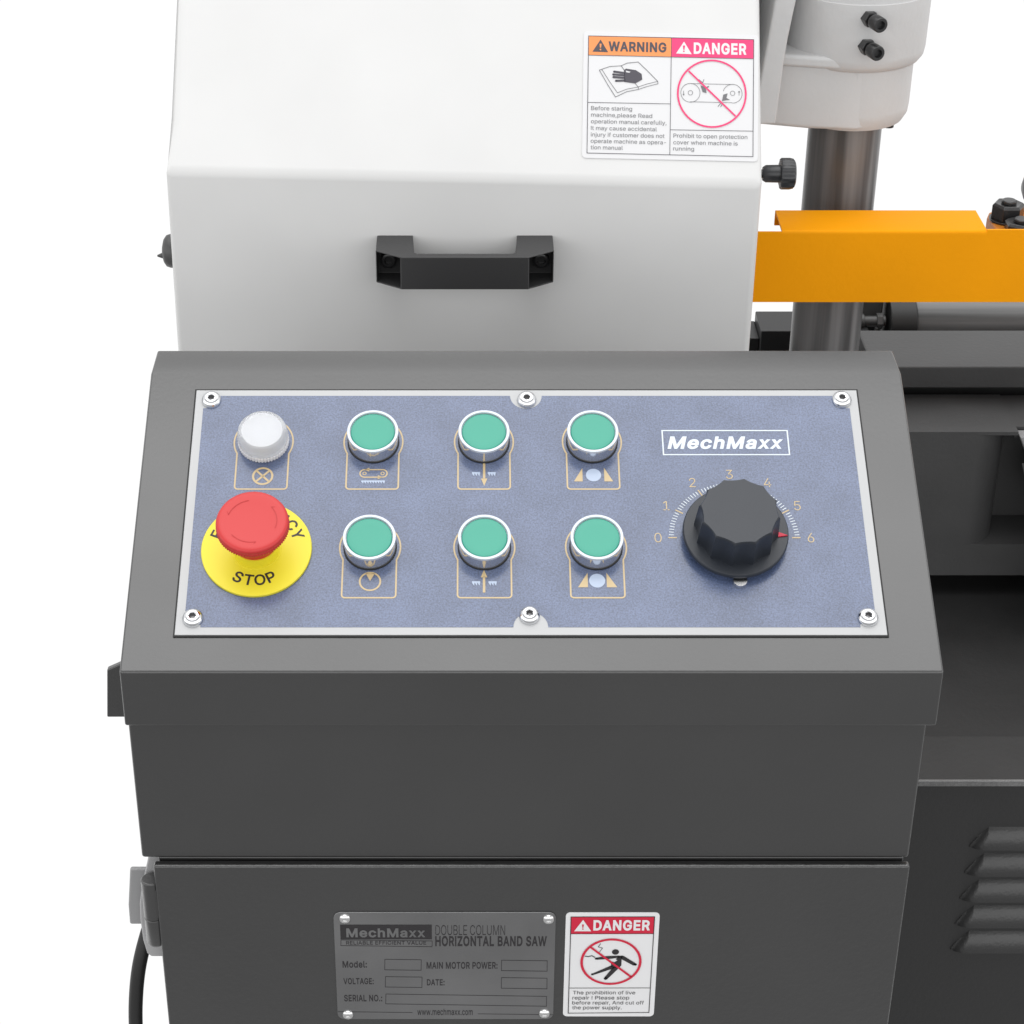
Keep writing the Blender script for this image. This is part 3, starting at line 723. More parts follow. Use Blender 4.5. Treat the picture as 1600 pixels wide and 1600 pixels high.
def ink(gold_name, pale_name='symbol_accent'):
    """print what was drawn since the last call and start afresh"""
    if G.v:
        G.build(gold_name, 'gold', panel)
    if Wt.v:
        Wt.build(pale_name, 'pale' if pale_name == 'symbol_accent' else 'logo', panel)
    begin()


def teeth(x0, x1, y, d, n):
    Wt.rect(x0, y - d * .35, x1, y)
    p = (x1 - x0) / n
    for i in range(n):
        Wt.poly([(x0 + p * i, y - d * .34), (x0 + p * i + p * .75, y - d), (x0 + p * i + p * .95, y - d * .34)])


# lamp symbol
begin()
key_frame(CX[0], R1)
G.ring(-146.6, 21.4, 5.3, 1.15)
for sgn in (1, -1):
    G.line([(-146.6 - 3.5, 21.4 - 3.5 * sgn), (-146.6 + 3.5, 21.4 + 3.5 * sgn)], 1.15)
ink('key_symbol')
# blade band symbol
key_frame(CX[1], R1)
c2 = -85.4
G.line(arc(c2 + 5, 23.2, 2.5, -90, 90, 12) + arc(c2 - 5, 23.2, 2.5, 90, 270, 12), .75, True)
for sgn in (1, -1):
    G.ring(c2 + 5 * sgn, 23.2, .9, .5, n=20)
G.poly([(c2 - 5.2, 25.7), (c2 - 2.4, 27.0), (c2 - 2.4, 24.4)])
G.poly([(c2 + 5.2, 20.7), (c2 + 2.4, 22.0), (c2 + 2.4, 19.4)])
teeth(-92.1, -79.0, 18.5, 2.0, 9)
ink('key_symbol')
# pump symbol
key_frame(CX[1], R2)
G.ring(-85.5, -46.5, 5.5, .95)
G.poly([(-88.1, -41.2), (-82.9, -41.2), (-85.5, -46.2)])
ink('key_symbol')
# blade down / up
key_frame(CX[2], R1)
G.rect(-24.9, 19.6, -23.6, 34)
G.poly([(-24.25, 14.9), (-22.5, 19.8), (-26.0, 19.8)])
teeth(-31.0, -26.5, 24.1, 2.7, 3)
teeth(-22.3, -17.9, 24.1, 2.7, 3)
ink('key_symbol')
key_frame(CX[2], R2)
G.rect(-25.2, -53.4, -23.9, -43.5)
G.poly([(-24.55, -39.2), (-26.3, -43.9), (-22.8, -43.9)])
teeth(-31.0, -26.6, -46.4, 2.7, 3)
teeth(-22.2, -17.8, -46.4, 2.7, 3)
ink('key_symbol')
# vice open / close
key_frame(CX[3], R1)
G.poly([(25.3, 17.9), (30.1, 17.9), (30.1, 26.7)])
Wt.disc(36.2, 22.1, 4.2)
G.poly([(42.1, 27.0), (42.1, 17.9), (46.9, 17.9)])
ink('key_symbol')
key_frame(CX[3], R2)
G.poly([(25.6, -50.1), (30.9, -50.1), (30.9, -41.1)])
Wt.disc(35.9, -46.0, 4.3)
G.poly([(41.0, -41.1), (41.0, -50.1), (46.5, -50.1)])
ink('key_symbol')
# speed scale
KX, KY = 111.2, -18.8
for i in range(61):
    a = radians(180 - 3 * i)
    r0, r1, T_ = (31.2, 35.8, G) if i % 10 == 0 else (32.8, 35.4, Wt)
    T_.line([(KX + r0 * cos(a), KY + r0 * sin(a)), (KX + r1 * cos(a), KY + r1 * sin(a))], .75 if T_ is G else .5)
for k in range(7):
    a = radians(180 - 30 * k)
    G.text(str(k), KX + 41.4 * cos(a), KY + 41.4 * sin(a) - 2.95, 5.9, align='c', sx=.95, bold=-.006)
ink('dial_scale', 'dial_ticks')
# boxed maker's name
Wt.line([(75.6, 35.8), (145.7, 35.8), (145.7, 52.2), (75.6, 52.2)], .75, True)
Wt.text('MechMaxx', 78.0, 39.7, 8.5, width=64.9, bold=.030, shear=.22)
ink('key_symbol', 'boxed_lettering')

# ---- button head screws
b = MB()
b.lathe([(0, -.0008), (.0056, -.0008), (.0056, .0006), (.0052, .0016), (.0042, .0027), (.0031, .0033), (.0023, .0034), (.0019, .0030), (.0019, .0008), (0, .0008)], (0, 0, 0), (0, 0, 1), 48,
        shape=lambda t, i: 1 if i < 7 else .93 + .07 * cos(6 * t))
scr = None
for u, v in ((-178.4, 73.2), (0, 73.3), (178.4, 73.4), (-178.5, -69.2), (-.6, -67.6), (178.2, -68.8)):
    if scr is None:
        scr = b.build('screw', 'chrome', panel, angle=50)
        scr.data.materials.append(M['socket'])
        for p in scr.data.polygons:
            if max((scr.data.vertices[i].co.xy.length for i in p.vertices)) < .0020 and p.center.z < .0032:
                p.material_index = 1
        o = scr
    else:
        o = scr.copy()
        COL.objects.link(o)
        o.parent = panel
    o.matrix_basis = Matrix.Translation((u * .001, v * .001, .0002)) @ Matrix.Rotation(random.uniform(0, 1), 4, 'Z')

# ---- push buttons
b = MB()
b.lathe([(.0139, .0), (.0139, .0094), (.0127, .0094), (.0127, .0)], (0, 0, 0), (0, 0, 1), 96, caps=False)
collar_mb = b
ring = MB()
ring.lathe([(.0142, .0094), (.0143, .0104), (.0141, .0109), (.0128, .0110), (.0126, .0107), (.0126, .0088), (0, .0088)], (0, 0, 0), (0, 0, 1), 96)
capm = MB()
capm.lathe([(.0123, .006), (.0123, .0096), (.0121, .0101), (.0116, .0103), (.008, .0101), (.004, .00995), (0, .0099)], (0, 0, 0), (0, 0, 1), 80)
KEYS = [(1, R1, 'green push button over the blade band symbol'), (2, R1, 'green push button over the downward arrow symbol'),
        (3, R1, 'green push button over the upper pair of vice triangles'), (1, R2, 'green push button over the pump circle symbol'),
        (2, R2, 'green push button over the upward arrow symbol'), (3, R2, 'green push button over the lower pair of vice triangles')]
first = None
for c, cy, lab in KEYS:
    mw = pframe(CX[c], cy)
    if first is None:
        first = collar_mb.build('push_button', 'bezel', cab, mw=mw, angle=50)
        k1 = ring.build('bezel_ring', 'satin', first, angle=40)
        gk = MB()
        gk.lathe([(.0128, .0001), (.01445, .0001), (.01445, .0007), (.0128, .0007)], (0, 0, 0), (0, 0, 1), 96, caps=False)
        k3 = gk.build('seal_ring', 'gasket', first)
        k2 = capm.build('button_cap', 'green', first, angle=50)
        o = first
    else:
        o = first.copy()
        COL.objects.link(o)
        o.parent = cab
        o.matrix_parent_inverse = Matrix.Translation(-cab.location)
        o.matrix_basis = mw
        for ch in (k1, k2, k3):
            d = ch.copy()
            COL.objects.link(d)
            d.parent = o
    o['label'] = lab

# ---- indicator lamp
b = MB()
nr = 150
b.lathe([(.0136, .0), (.0140, .0006), (.0140, .0038), (.0137, .0042)], (0, 0, 0), (0, 0, 1), nr, shape=lambda t, i: 1 + .022 * (1 if int(t / (2 * pi) * nr + .5) % 3 else -1))
lamp = b.build('indicator_lamp', 'diff', cab, mw=pframe(CX[0], R1), angle=25)
b = MB()
b.lathe([(.0140, .0040), (.0142, .0052), (.0139, .0090), (.0134, .0112), (.0124, .0124), (.0118, .0126), (.0112, .0124), (0, .0124)], (0, 0, 0), (0, 0, 1), 80)
b.build('lens', 'lens', lamp, angle=50)
b = MB()
b.lathe([(.0100, .003), (.0112, .0085), (.0117, .0108), (.0114, .0116), (0, .0118)], (0, 0, 0), (0, 0, 1), 64)
b.build('diffuser', 'diff', lamp, angle=50)

# ---- emergency stop
EF = pframe(-147.2, -26.6)
b = MB()
b.lathe([(.0298, .0002), (.0298, .0016), (.0295, .0019), (.0136, .0019), (.0134, .0023), (.0126, .0023), (.0124, .0090), (0, .0090)], (0, 0, 0), (0, 0, 1), 96)
es = b.build('emergency_stop', 'yellow', cab, mw=EF, angle=40)
es['label'] = 'red mushroom emergency stop on a round yellow plate'
b = MB()
nk = 168
b.lathe([(.0118, .0075), (.0122, .0165), (.0128, .0205), (.0150, .0222)], (0, 0, 0), (0, 0, 1), 72)
b.lathe([(.0150, .0222), (.0186, .0230), (.0192, .0236), (.0192, .0252), (.0187, .0258)], (0, 0, 0), (0, 0, 1), nk, shape=lambda t, i: 1 + (.020 if i in (1, 2, 3) else 0) * (1 if int(t / (2 * pi) * nk + .5) % 2 else -1))
b.lathe([(.0187, .0258), (.0192, .0264), (.0193, .0275), (.0188, .0287), (.0176, .0293), (.0160, .0294), (.0120, .0289), (.006, .0286), (0, .0285)], (0, 0, 0), (0, 0, 1), 96)
mush = b.build('mushroom_head', 'red', es, angle=50)
A = Flat(0)
A.h = 29.25
for k in range(3):
    a0 = radians(100 + 120 * k)
    A.ring(0, 0, 13.2, .35, a0=a0, a1=a0 + radians(62), n=20)
    a1 = a0 + radians(62)
    A.line([(13.2 * cos(a1), 13.2 * sin(a1)), (15.2 * cos(a1 - .12), 15.2 * sin(a1 - .12))], .35)
M['redline'] = mat('moulded_red_line', (.45, .012, .012), .5)
A.build('arrow_marks', 'redline', mush)
for word, mid, sgn, step in (('STOP', -90, 1, 17.2), ('EMERGENCY', 90, -1, 17.0)):
    L = Flat(2.0)
    for i, ch in enumerate(word):
        a = radians(mid + sgn * step * (i - (len(word) - 1) / 2))
        rr = 23.4 if sgn > 0 else 20.2
        rot = a + pi / 2 if sgn > 0 else a - pi / 2
        L.text(ch, rr * cos(a) - (0), rr * sin(a), 6.6, align='c', bold=.016, sx=1.0, rot=rot)
    L.build('lettering', 'ink', es)


# ---- speed knob
KF = pframe(KX, KY)
b = MB()
b.lathe([(.0120, 0), (.0120, .0046), (.0284, .0046), (.0286, .0052), (.0284, .0068), (.0279, .0073), (0, .0076)], (0, 0, 0), (0, 0, 1), 96)
kn = b.build('speed_knob', 'knob', cab, mw=KF, angle=40)


def flute(t, i):
    k = (t * 12 / (2 * pi) + .35) % 1
    return 1 - (.088, .088, .080, .066, .055)[i] * (4 * k * (1 - k))


b = MB()
b.lathe([(.0228, .0070), (.0228, .0080), (.0217, .0254), (.0213, .0263), (.0206, .0270)], (0, 0, 0), (0, 0, 1), 240, shape=flute)
b.build('knob_grip', 'knob', kn, angle=28)
b = MB()
a = radians(-7)
ca, sa = cos(a), sin(a)
tri = [(.0216, .0018), (.0278, .0), (.0216, -.0018)]
b.prism([(x * ca - y * sa, x * sa + y * ca) for x, y in tri], .0070, .0081, lambda x, y, z: (x, y, z))
b.build('pointer', 'danger', kn)
b = MB()
b.lathe([(.0026, .0002), (.0038, .0002), (.0038, .0030), (.0026, .0030)], (.0008, -.0284, .0), (0, 0, 1), 32)
b.add([(.0034 * cos(2 * pi * k / 24) * .8 + .0008, .0034 * sin(2 * pi * k / 24) * .8 - .0284, .0008) for k in range(24)], [tuple(range(24))])
b.build('stop_tag', 'plateedge', kn, angle=40)

# ---- nameplate on the door
DY = -.0893
NF = frame((-.0463, DY, .6508), (1, 0, 0), (0, 0, 1))
w_, h_ = 124.8, 80.6
b = MB()
b.prism([(x * .001, y * .001) for x, y in rrect(w_, h_, 4.2)], .0, .0007, lambda x, y, z: (x, y, z))
npl = b.build('nameplate', 'plate', cab, mw=NF, bevel=.0003, seg=2)
npl['label'] = 'steel nameplate with blank boxes riveted to the cabinet door'
m_ = Map((85, 113), (1557, 98), (1545, 795), (130, 818), w_, h_)
K = Flat(.82)
r0, r1 = m_(132, 191), m_(740, 278)
K.rect(r0[0], r1[1], r1[0], r0[1])
bx = lambda X0, Y0, X1, Y1, w=.32: K.line([m_(X0, Y0), m_(X1, Y0), m_(X1, Y1), m_(X0, Y1)], w, True)
bx(140, 289, 742, 326)
line_text(K, m_, 'RELIABLE EFFICIENT VALUE', 175, 319, 703, 296, bold=.006)
line_text(K, m_, 'DOUBLE COLUMN', 763, 250, 1222, 188, bold=-.008)
line_text(K, m_, 'HORIZONTAL BAND SAW', 763, 322, 1497, 258, bold=.024)
line_text(K, m_, 'Model:', 155, 470, 315, 427, bold=.016)
bx(432, 412, 672, 481)
line_text(K, m_, 'MAIN MOTOR POWER:', 708, 470, 1175, 427, bold=.016)
bx(1201, 408, 1502, 476)
line_text(K, m_, 'VOLTAGE:', 163, 580, 362, 540, bold=.016)
bx(438, 526, 679, 595)
line_text(K, m_, 'DATE:', 712, 580, 828, 540, bold=.016)
bx(1202, 522, 1502, 592)
line_text(K, m_, 'SERIAL NO.:', 170, 695, 420, 652, bold=.016)
bx(443, 642, 1500, 708)
line_text(K, m_, 'www.mechmaxx.com', 653, 780, 1016, 738, bold=.008)
for X0, X1 in ((130, 620), (1050, 1545)):
    K.line([m_(X0, 766), m_(X1, 764)], .3)
K.build('lettering', 'ink', npl)
K = Flat(.95)
line_text(K, m_, 'MechMaxx', 176, 270, 697, 212, bold=.028)
K.build('logo_lettering', 'plate', npl)
b = MB()
b.lathe([(.0033, 0), (.0033, .0005), (.0026, .0013), (.0015, .0016), (.0013, .0008), (0, .0008)], (0, 0, 0), (0, 0, 1), 32)
rv = None
for X, Y in ((163, 152), (1508, 141), (196, 785), (1487, 757)):
    q = m_(X, Y)
    if rv is None:
        rv = b.build('rivet', 'plateedge', npl, angle=50)
        o = rv
    else:
        o = rv.copy()
        COL.objects.link(o)
        o.parent = npl
    o.matrix_basis = Matrix.Translation((q[0] * .001, q[1] * .001, .0007))

# ---- danger sticker on the door
SF = frame((.0480, DY, .6515), (1, 0, 0), (0, 0, 1))
w_, h_ = 52.6, 78.2
b = MB()
b.prism([(x * .001, y * .001) for x, y in rrect(w_, h_, 2.6)], .0, .0003, lambda x, y, z: (x, y, z))
sg = b.build('danger_sticker', 'signw', cab, mw=SF)
sg['label'] = 'white danger sticker with a struck figure in a red ring'
m_ = Map((186, 200), (1370, 200), (1292, 1508), (156, 1508), w_, h_)
H = Flat(.42)
H.poly([m_(250, 250), m_(1303, 248), m_(1288, 456), m_(250, 458)])
H.build('heading_band', 'danger', sg)
K, Wk, Rk = Flat(.55), Flat(.55), Flat(.70)
K.line([m_(250, 250), m_(1303, 248), m_(1232, 1455), m_(222, 1464)], .45, True)
K.line([m_(250, 458), m_(1288, 456)], .4)
K.line([m_(236, 1140), m_(1248, 1138)], .4)
Wk.poly([m_(290, 425), m_(505, 425), m_(402, 285)])
line_text(Wk, m_, 'DANGER', 530, 416, 1242, 288, bold=.034)
Wk.build('white_lettering', 'signw', sg)
E1 = Flat(.68)
e0 = m_(400, 345)
E1.poly([m_(388, 340), m_(412, 340), m_(406, 382), m_(394, 382)])
E1.disc(*m_(400, 396), .45)
E1.build('exclamation_mark', 'danger', sg)
c_ = m_(755, 805)
Rk.ring(c_[0], c_[1], 16.7, 1.45)
Rk.line([m_(500, 622), m_(1008, 995)], 1.3)
Rk.build('prohibition_ring', 'danger', sg)
K.disc(*m_(812, 683), 2.0)
K.poly([m_(852, 733), m_(905, 728), m_(890, 770), m_(886, 850), m_(855, 885), m_(760, 870), m_(752, 800), m_(800, 812), m_(840, 785), m_(815, 775), m_(835, 755)])
K.poly([m_(565, 755), m_(700, 735), m_(860, 728), m_(870, 750), m_(760, 768), m_(580, 780)])
K.disc(*m_(570, 767), .75)
K.poly([m_(870, 733), m_(915, 733), m_(1075, 830), m_(1060, 852), m_(1035, 852), m_(890, 775)])
K.disc(*m_(1062, 840), .85)
K.poly([m_(760, 852), m_(800, 885), m_(540, 972), m_(512, 960)])
K.disc(*m_(522, 965), .75)
K.poly([m_(785, 870), m_(862, 862), m_(850, 890), m_(710, 1025), m_(668, 1012)])
K.disc(*m_(688, 1018), 1.0)
K.line([m_(425, 735), m_(470, 742), m_(515, 730), m_(555, 752)], .6)
K.line([m_(625, 578), m_(595, 620), m_(648, 635), m_(612, 682)], .35)
for t, X0, X1, Y in (('The prohibition of live', 280, 1060, 1220), ('repair ! Please stop', 274, 985, 1286), ('before repair, And cut off', 272, 1168, 1350), ('the power supply.', 272, 890, 1413)):
    line_text(K, m_, t, X0, Y, X1, Y - 44, bold=.0)
K.build('lettering', 'ink', sg)

# ================================================================== BLADE COVER
cov = thing('blade_cover', 'white steel saw blade cover with a black handle behind the control cabinet', 'machine cover', (-.036, .30, .70))
L0, R0 = -.2312, .1600
SA = radians(35)
zl, zr = .9822, .9732
V2 = Vector((0, sin(SA), cos(SA)))
T = .20
vs = []
for x, zc, x2 in ((-.2325, zl, -.2265), (.1598, zr, .1580)):
    xt = -.2230 if x < 0 else .1597
    xb = -.2345 if x < 0 else .1595
    top = Vector((xt, .30, zc)) + V2 * T
    vs += [(xb, .30, .70), (x, .30, zc), tuple(Vector((xt, .30, zc)) + V2 * .035), tuple(top), (xt, .56, top.z), (xb, .56, .70)]
b = MB()
b.add(vs, [(0, 1, 2, 3, 4, 5)[::-1], (6, 7, 8, 9, 10, 11)] + [(i, (i + 1) % 6, 6 + (i + 1) % 6, 6 + i) for i in range(6)])
b.build('housing', 'white', cov, bevel=.0045, seg=4, angle=20)

# handle: bridge with screw pockets
HZ0, HZ1 = .9146, .9372
DEPTH = .0375


HX = -.0355
outl = [(-.0583, 0), (-.0583, -.026), (-.0413, -DEPTH), (.0413, -DEPTH), (.0583, -.026), (.0583, 0), (.0345, 0), (.0330, -DEPTH + .0085), (.0310, -DEPTH + .0065), (-.0310, -DEPTH + .0065), (-.0330, -DEPTH + .0085), (-.0345, 0)]
bm = bmesh.new()
lo = [bm.verts.new((HX + p[0], .2998 + p[1], HZ0)) for p in outl]
hi = [bm.verts.new((HX + p[0], .2998 + p[1], HZ1)) for p in outl]
bm.faces.new(lo)
bm.faces.new(hi)
n = len(outl)
fs = [bm.faces.new((lo[i], lo[(i + 1) % n], hi[(i + 1) % n], hi[i])) for i in range(n)]
bmesh.ops.recalc_face_normals(bm, faces=bm.faces)
for f in (fs[1], fs[3]):
    bmesh.ops.inset_individual(bm, faces=[f], thickness=.0012)
    nf = bmesh.ops.extrude_discrete_faces(bm, faces=[f])['faces'][0]
    for v in nf.verts:
        v.co.y = .2998 - .012
me = bpy.data.meshes.new('handle')
bm.to_mesh(me)
bm.free()
hb = MB()
hb.add([v.co for v in me.vertices], [tuple(p.vertices) for p in me.polygons])
hd = hb.build('handle', 'handle', cov, bevel=.0009, seg=3)
b = MB()
b.lathe([(.0052, 0), (.0052, .005), (.0046, .0056), (.0029, .0056), (.0027, .003), (0, .003)], (0, 0, 0), (0, -1, 0), 36)
s1 = b.build('screw', 'oxide', hd, angle=50)
s1.location = (-.0355 - .0505, .2878, .9262)
s2 = s1.copy()
COL.objects.link(s2)
s2.parent = hd
s2.location = (-.0355 + .0505, .2878, .9262)

# latch on the left flank
b = MB()
b.lathe([(.0115, 0), (.0115, .0020), (.0106, .0048), (.0080, .0066), (.004, .0076), (0, .0078)], (-.2325, .318, .9185), (-1, 0, 0), 40)
b.lathe([(.0026, .006), (.0022, .0125), (.0006, .0165), (0, .0166)], (-.2275, .318, .9157), (-1, 0, -.05), 20)
b.build('latch', 'valve', cov, angle=50)
# clamp knob on the right flank
b = MB()
b.lathe([(.0028, 0), (.0028, .0068), (.0045, .0068), (.0058, .0088), (.0060, .0195)], (.1570, .33, .9690), (1, 0, 0), 40)
ckb = b
b.lathe([(.0075, .0180), (.0094, .0184), (.0102, .0195), (.0102, .0250), (.0096, .0275), (.0080, .0284), (0, .0286)], (.1570, .33, .9690), (1, 0, 0), 96,
        shape=lambda t, i: 1 + (.045 * cos(9 * t) if 0 < i < 5 else 0))
b.build('clamp_knob', 'black', cov, angle=40)
b = MB()
b.lathe([(.0027, 0), (.0027, .0078)], (.1568, .33, .9690), (1, 0, 0), 24)
b.build('knob_shaft', 'chrome', cov)

# warning sticker on the sloping face
cz = zl + (zr - zl) * (.0998 + .2325) / (.1598 + .2325)
U2 = Vector((.1598 + .2325, 0, zr - zl)).normalized()
V3 = (V2 - U2 * V2.dot(U2)).normalized()
org = Vector((.0998, .30, cz)) + V2 * .0573 + U2.cross(V3) * .0003
WF = frame(org, U2, V3)
w_, h_ = 109.0, 78.7
m_ = Map((170, 147), (1310, 160), (1323, 985), (170, 973), w_, h_)
b = MB()
b.prism([(x * .001, y * .001) for x, y in rrect(w_ + 6.5, h_ + 6.5, 2.5)], -.0001, .00025, lambda x, y, z: (x, y, z))
ws = b.build('warning_sticker', 'signwg', cov, mw=WF)
ws['label'] = 'two column warning and danger sticker on the sloping white face'
F = Flat(.40)
F.poly([m_(170, 147), m_(742, 153), m_(742, 290), m_(170, 283)])
F.build('warning_band', 'amber', ws)
F = Flat(.40)
F.poly([m_(742, 153), m_(1310, 160), m_(1310, 296), m_(742, 290)])
F.build('danger_band', 'pink', ws)
K, T2, Wk, Rk = Flat(.52), Flat(.52), Flat(.52), Flat(.66)
K.line([m_(170, 147), m_(1310, 160), m_(1323, 985), m_(170, 973)], .4, True)
for q in (((170, 283), (1310, 296)), ((742, 153), (745, 979)), ((170, 617), (742, 621)), ((745, 803), (1320, 806))):
    K.line([m_(*p) for p in q], .35)
K.poly([m_(198, 258), m_(306, 261), m_(253, 172)])
line_text(K, m_, 'WARNING', 308, 254, 708, 184, bold=.032)
K.poly([m_(418, 385), m_(432, 376), m_(500, 386), m_(540, 412), m_(545, 452), m_(497, 480), m_(420, 470), m_(418, 400)])
for (xa, ya, xb, yb_) in ((350, 398, 425, 408), (344, 418, 425, 424), (346, 437, 425, 442), (364, 463, 430, 460)):
    K.line([m_(xa, ya), m_(xb, yb_)], 1.45)
    K.disc(*m_(xa, ya), .72)
K.build('black_print', 'dgrey', ws)
E1 = Flat(.62)
E1.poly([m_(246, 202), m_(260, 202), m_(257, 230), m_(249, 230)])
E1.disc(*m_(253, 243), .55)
E1.build('exclamation_mark', 'amber', ws)
E1 = Flat(.62)
E1.poly([m_(429, 390), m_(463, 398), m_(455, 405), m_(434, 402)])
E1.build('thumb_gap', 'signwg', ws)
Wk.poly([m_(775, 265), m_(884, 269), m_(829, 180)])
line_text(Wk, m_, 'DANGER', 897, 266, 1262, 185, bold=.034)
Wk.build('white_lettering', 'signw', ws)
E1 = Flat(.62)
E1.poly([m_(821, 208), m_(837, 208), m_(833, 238), m_(825, 238)])
E1.disc(*m_(829, 249), .55)
E1.build('exclamation_mark', 'pink', ws)
T2.line([m_(247, 388), m_(320, 362), m_(398, 356), m_(440, 336), m_(515, 328), m_(585, 395), m_(652, 463)], .4)
T2.line([m_(247, 388), m_(305, 488), m_(362, 577), m_(440, 538), m_(518, 522)], .4)
T2.line([m_(518, 522), m_(580, 500), m_(655, 480), m_(652, 463), m_(580, 482), m_(515, 505), m_(440, 520), m_(375, 547), m_(320, 470), m_(265, 384)], .35)
T2.line([m_(398, 356), m_(425, 395)], .4)
T2.line([m_(495, 478), m_(518, 505), m_(520, 522)], .4)
for cx_ in (880, 1172):
    T2.ring(*m_(cx_, 541), 1.5, .3, n=24)
T2.ring(*m_(880, 541), 6.3, .3)
T2.ring(*m_(1172, 544), 6.3, .3, a0=radians(-90), a1=radians(165))
T2.line([m_(880, 476), m_(1172, 479)], .3)
T2.line([m_(880, 604), m_(1172, 608)], .3)
for X, d in ((833, 1), (1217, -1)):
    T2.line([m_(X, 542 - 15 * d), m_(X, 542 + 12 * d)], .3)
    T2.poly([m_(X - 7, 542 + 8 * d), m_(X + 7, 542 + 8 * d), m_(X, 542 + 20 * d)])
T2.poly([m_(948, 488), m_(985, 500), m_(1008, 490), m_(1006, 500), m_(986, 512), m_(992, 542), m_(965, 535)])
T2.poly([m_(1108, 552), m_(1137, 542), m_(1130, 575), m_(1156, 588), m_(1130, 590), m_(1100, 598)])
for a_, c_ in (((935, 445), (965, 470)), ((972, 445), (962, 472)), ((1092, 612), (1072, 636)), ((1103, 616), (1090, 640))):
    T2.line([m_(*a_), m_(*c_)], .4)
for t, X0, X1, Y in (('Before starting', 195, 478, 670), ('machine,please Read', 195, 618, 717), ('operation manual carefully,', 195, 718, 763), ('It may cause accidental', 195, 652, 810), ('injury if customer does not', 195, 706, 856), ('operate machine as opera-', 195, 718, 901), ('tion manual', 195, 418, 946),
                     ('Prohibit to open protection', 768, 1281, 857), ('cover when machine is', 768, 1215, 904), ('running', 768, 913, 948)):
    line_text(T2, m_, t, X0, Y, X1, Y - 28, bold=.0)
T2.build('thin_print', 'lgrey', ws)
c_ = m_(1028, 546)
Rk.ring(c_[0], c_[1], 22.4, 1.15)
Rk.line([m_(865, 388), m_(1195, 702)], 1.1)
Rk.build('prohibition_ring', 'pink', ws)

# ================================================================== GUIDE COLUMN AND ITS BRACKET
KXc, KYc = .2398, .455
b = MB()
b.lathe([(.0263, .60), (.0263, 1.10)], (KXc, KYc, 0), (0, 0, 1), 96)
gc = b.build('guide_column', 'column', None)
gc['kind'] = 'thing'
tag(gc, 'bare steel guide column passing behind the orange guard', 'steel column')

br = thing('column_bracket', 'white cast bracket clamped round the steel guide column', 'bracket', (KXc, KYc, .96))
b = MB()
b.lathe([(.0262, .9665), (.034, .9665), (.0398, .9685), (.0428, .974), (.0434, .980), (.0436, 1.0120), (.0470, 1.0132), (.0496, 1.0170), (.0505, 1.0225), (.0510, 1.0612), (.0503, 1.0616), (.0500, 1.16), (.0262, 1.16)], (KXc, KYc, 0), (0, 0, 1), 96)
b.build('clamp_sleeve', 'cast', br, angle=40)
b = MB()
b.prism([(.1520, .4300), (.2050, .4150), (.2250, .4125), (.2398, .4113), (.2620, .4205), (.2620, .50), (.1520, .50)], .9700, 1.0165, lambda x, y, z: (x, y, z))
b.build('mounting_block', 'cast', br, bevel=.0035, seg=4)
b = MB()
b.prism([(.1750, .4185), (.2050, .4118), (.2230, .4082), (.2350, .4085), (.2450, .4200), (.2450, .50), (.1750, .50)], 1.0150, 1.0235, lambda x, y, z: (x, y, z))
b.build('flange', 'cast', br, bevel=.0028, seg=4)
b = MB()
rib = [(.1770, 1.095), (.1925, 1.095), (.1851, 1.039), (.1838, 1.024), (.1812, .9780), (.1650, .9780), (.1672, .9993), (.1743, 1.0663)]
b.prism(rib, .4020, .50, lambda x, z, y: (x, y, z))
b.build('gusset_rib', 'cast', br, bevel=.0018, seg=3)
b = MB()
b.lathe([(.016, .960), (.016, 1.16)], (.158, .462, 0), (0, 0, 1), 48)
b.box(.150, .21, .474, .50, .962, 1.16)
b.build('back_web', 'cast', br, bevel=.001)
ph = radians(17)
sd = Vector((sin(ph), -cos(ph), 0))
b = MB()
b.lathe([(.0030, -.006), (.0030, .0095), (.0052, .0095), (.0052, .0180), (.0047, .0186), (.0030, .0186), (.0028, .0155), (0, .0155)], (0, 0, 0), sd, 40, shape=lambda t, i: 1 if i < 6 else .92 + .08 * cos(6 * t))
n_ = MB()
n_.lathe([(.0058, -.004), (.0058, .0052), (.0052, .0058), (0, .0058)], (0, 0, 0), sd, 6)
sc1 = None
for z in (1.0525, 1.0330):
    p = Vector((KXc - .0005, KYc - .0495, z))
    if sc1 is None:
        sc1 = b.build('set_screw', 'oxide', br, angle=50)
        ln = n_.build('lock_nut', 'oxide', sc1, bevel=.0004)
        o = sc1
    else:
        o = sc1.copy()
        COL.objects.link(o)
        o.parent = br
        o.matrix_parent_inverse = Matrix.Translation(-br.location)
        d = ln.copy()
        COL.objects.link(d)
        d.parent = o
    o.location = p
b = MB()
b.lathe([(.004, -.004), (.004, .004), (0, .004)], (KXc + .0270, KYc - .0200, .9690), (0, 0, -1), 20)
b.build('drain_plug', 'oxide', br)

# ================================================================== ORANGE GUARD AND GUIDE BLOCK
gd = thing('blade_guard', 'orange folded steel blade guard running right from the white cover', 'blade guard', (.30, .36, .89))
b = MB()
b.box(.1400, .5200, .3600, .3618, .8618, .9130)
b.box(.3275, .5200, .3600, .3618, .9130, .9165)
b.box(.1400, .1850, .3600, .3618, .9130, .9148)
gp = [(.3600, .9130), (.3600, .9140), (.3602, .9148), (.3606, .9154), (.3612, .9158), (.3620, .9160), (.3979, .9160), (.3985, .9154), (.3985, .9050), (.3967, .9050), (.3967, .9142), (.3624, .9142), (.3618, .9136), (.3618, .9130)]
b.prism(gp, .1850, .3275, lambda y, z, x: (x, y, z))
b.build('guard_plate', 'orange', gd, angle=40)

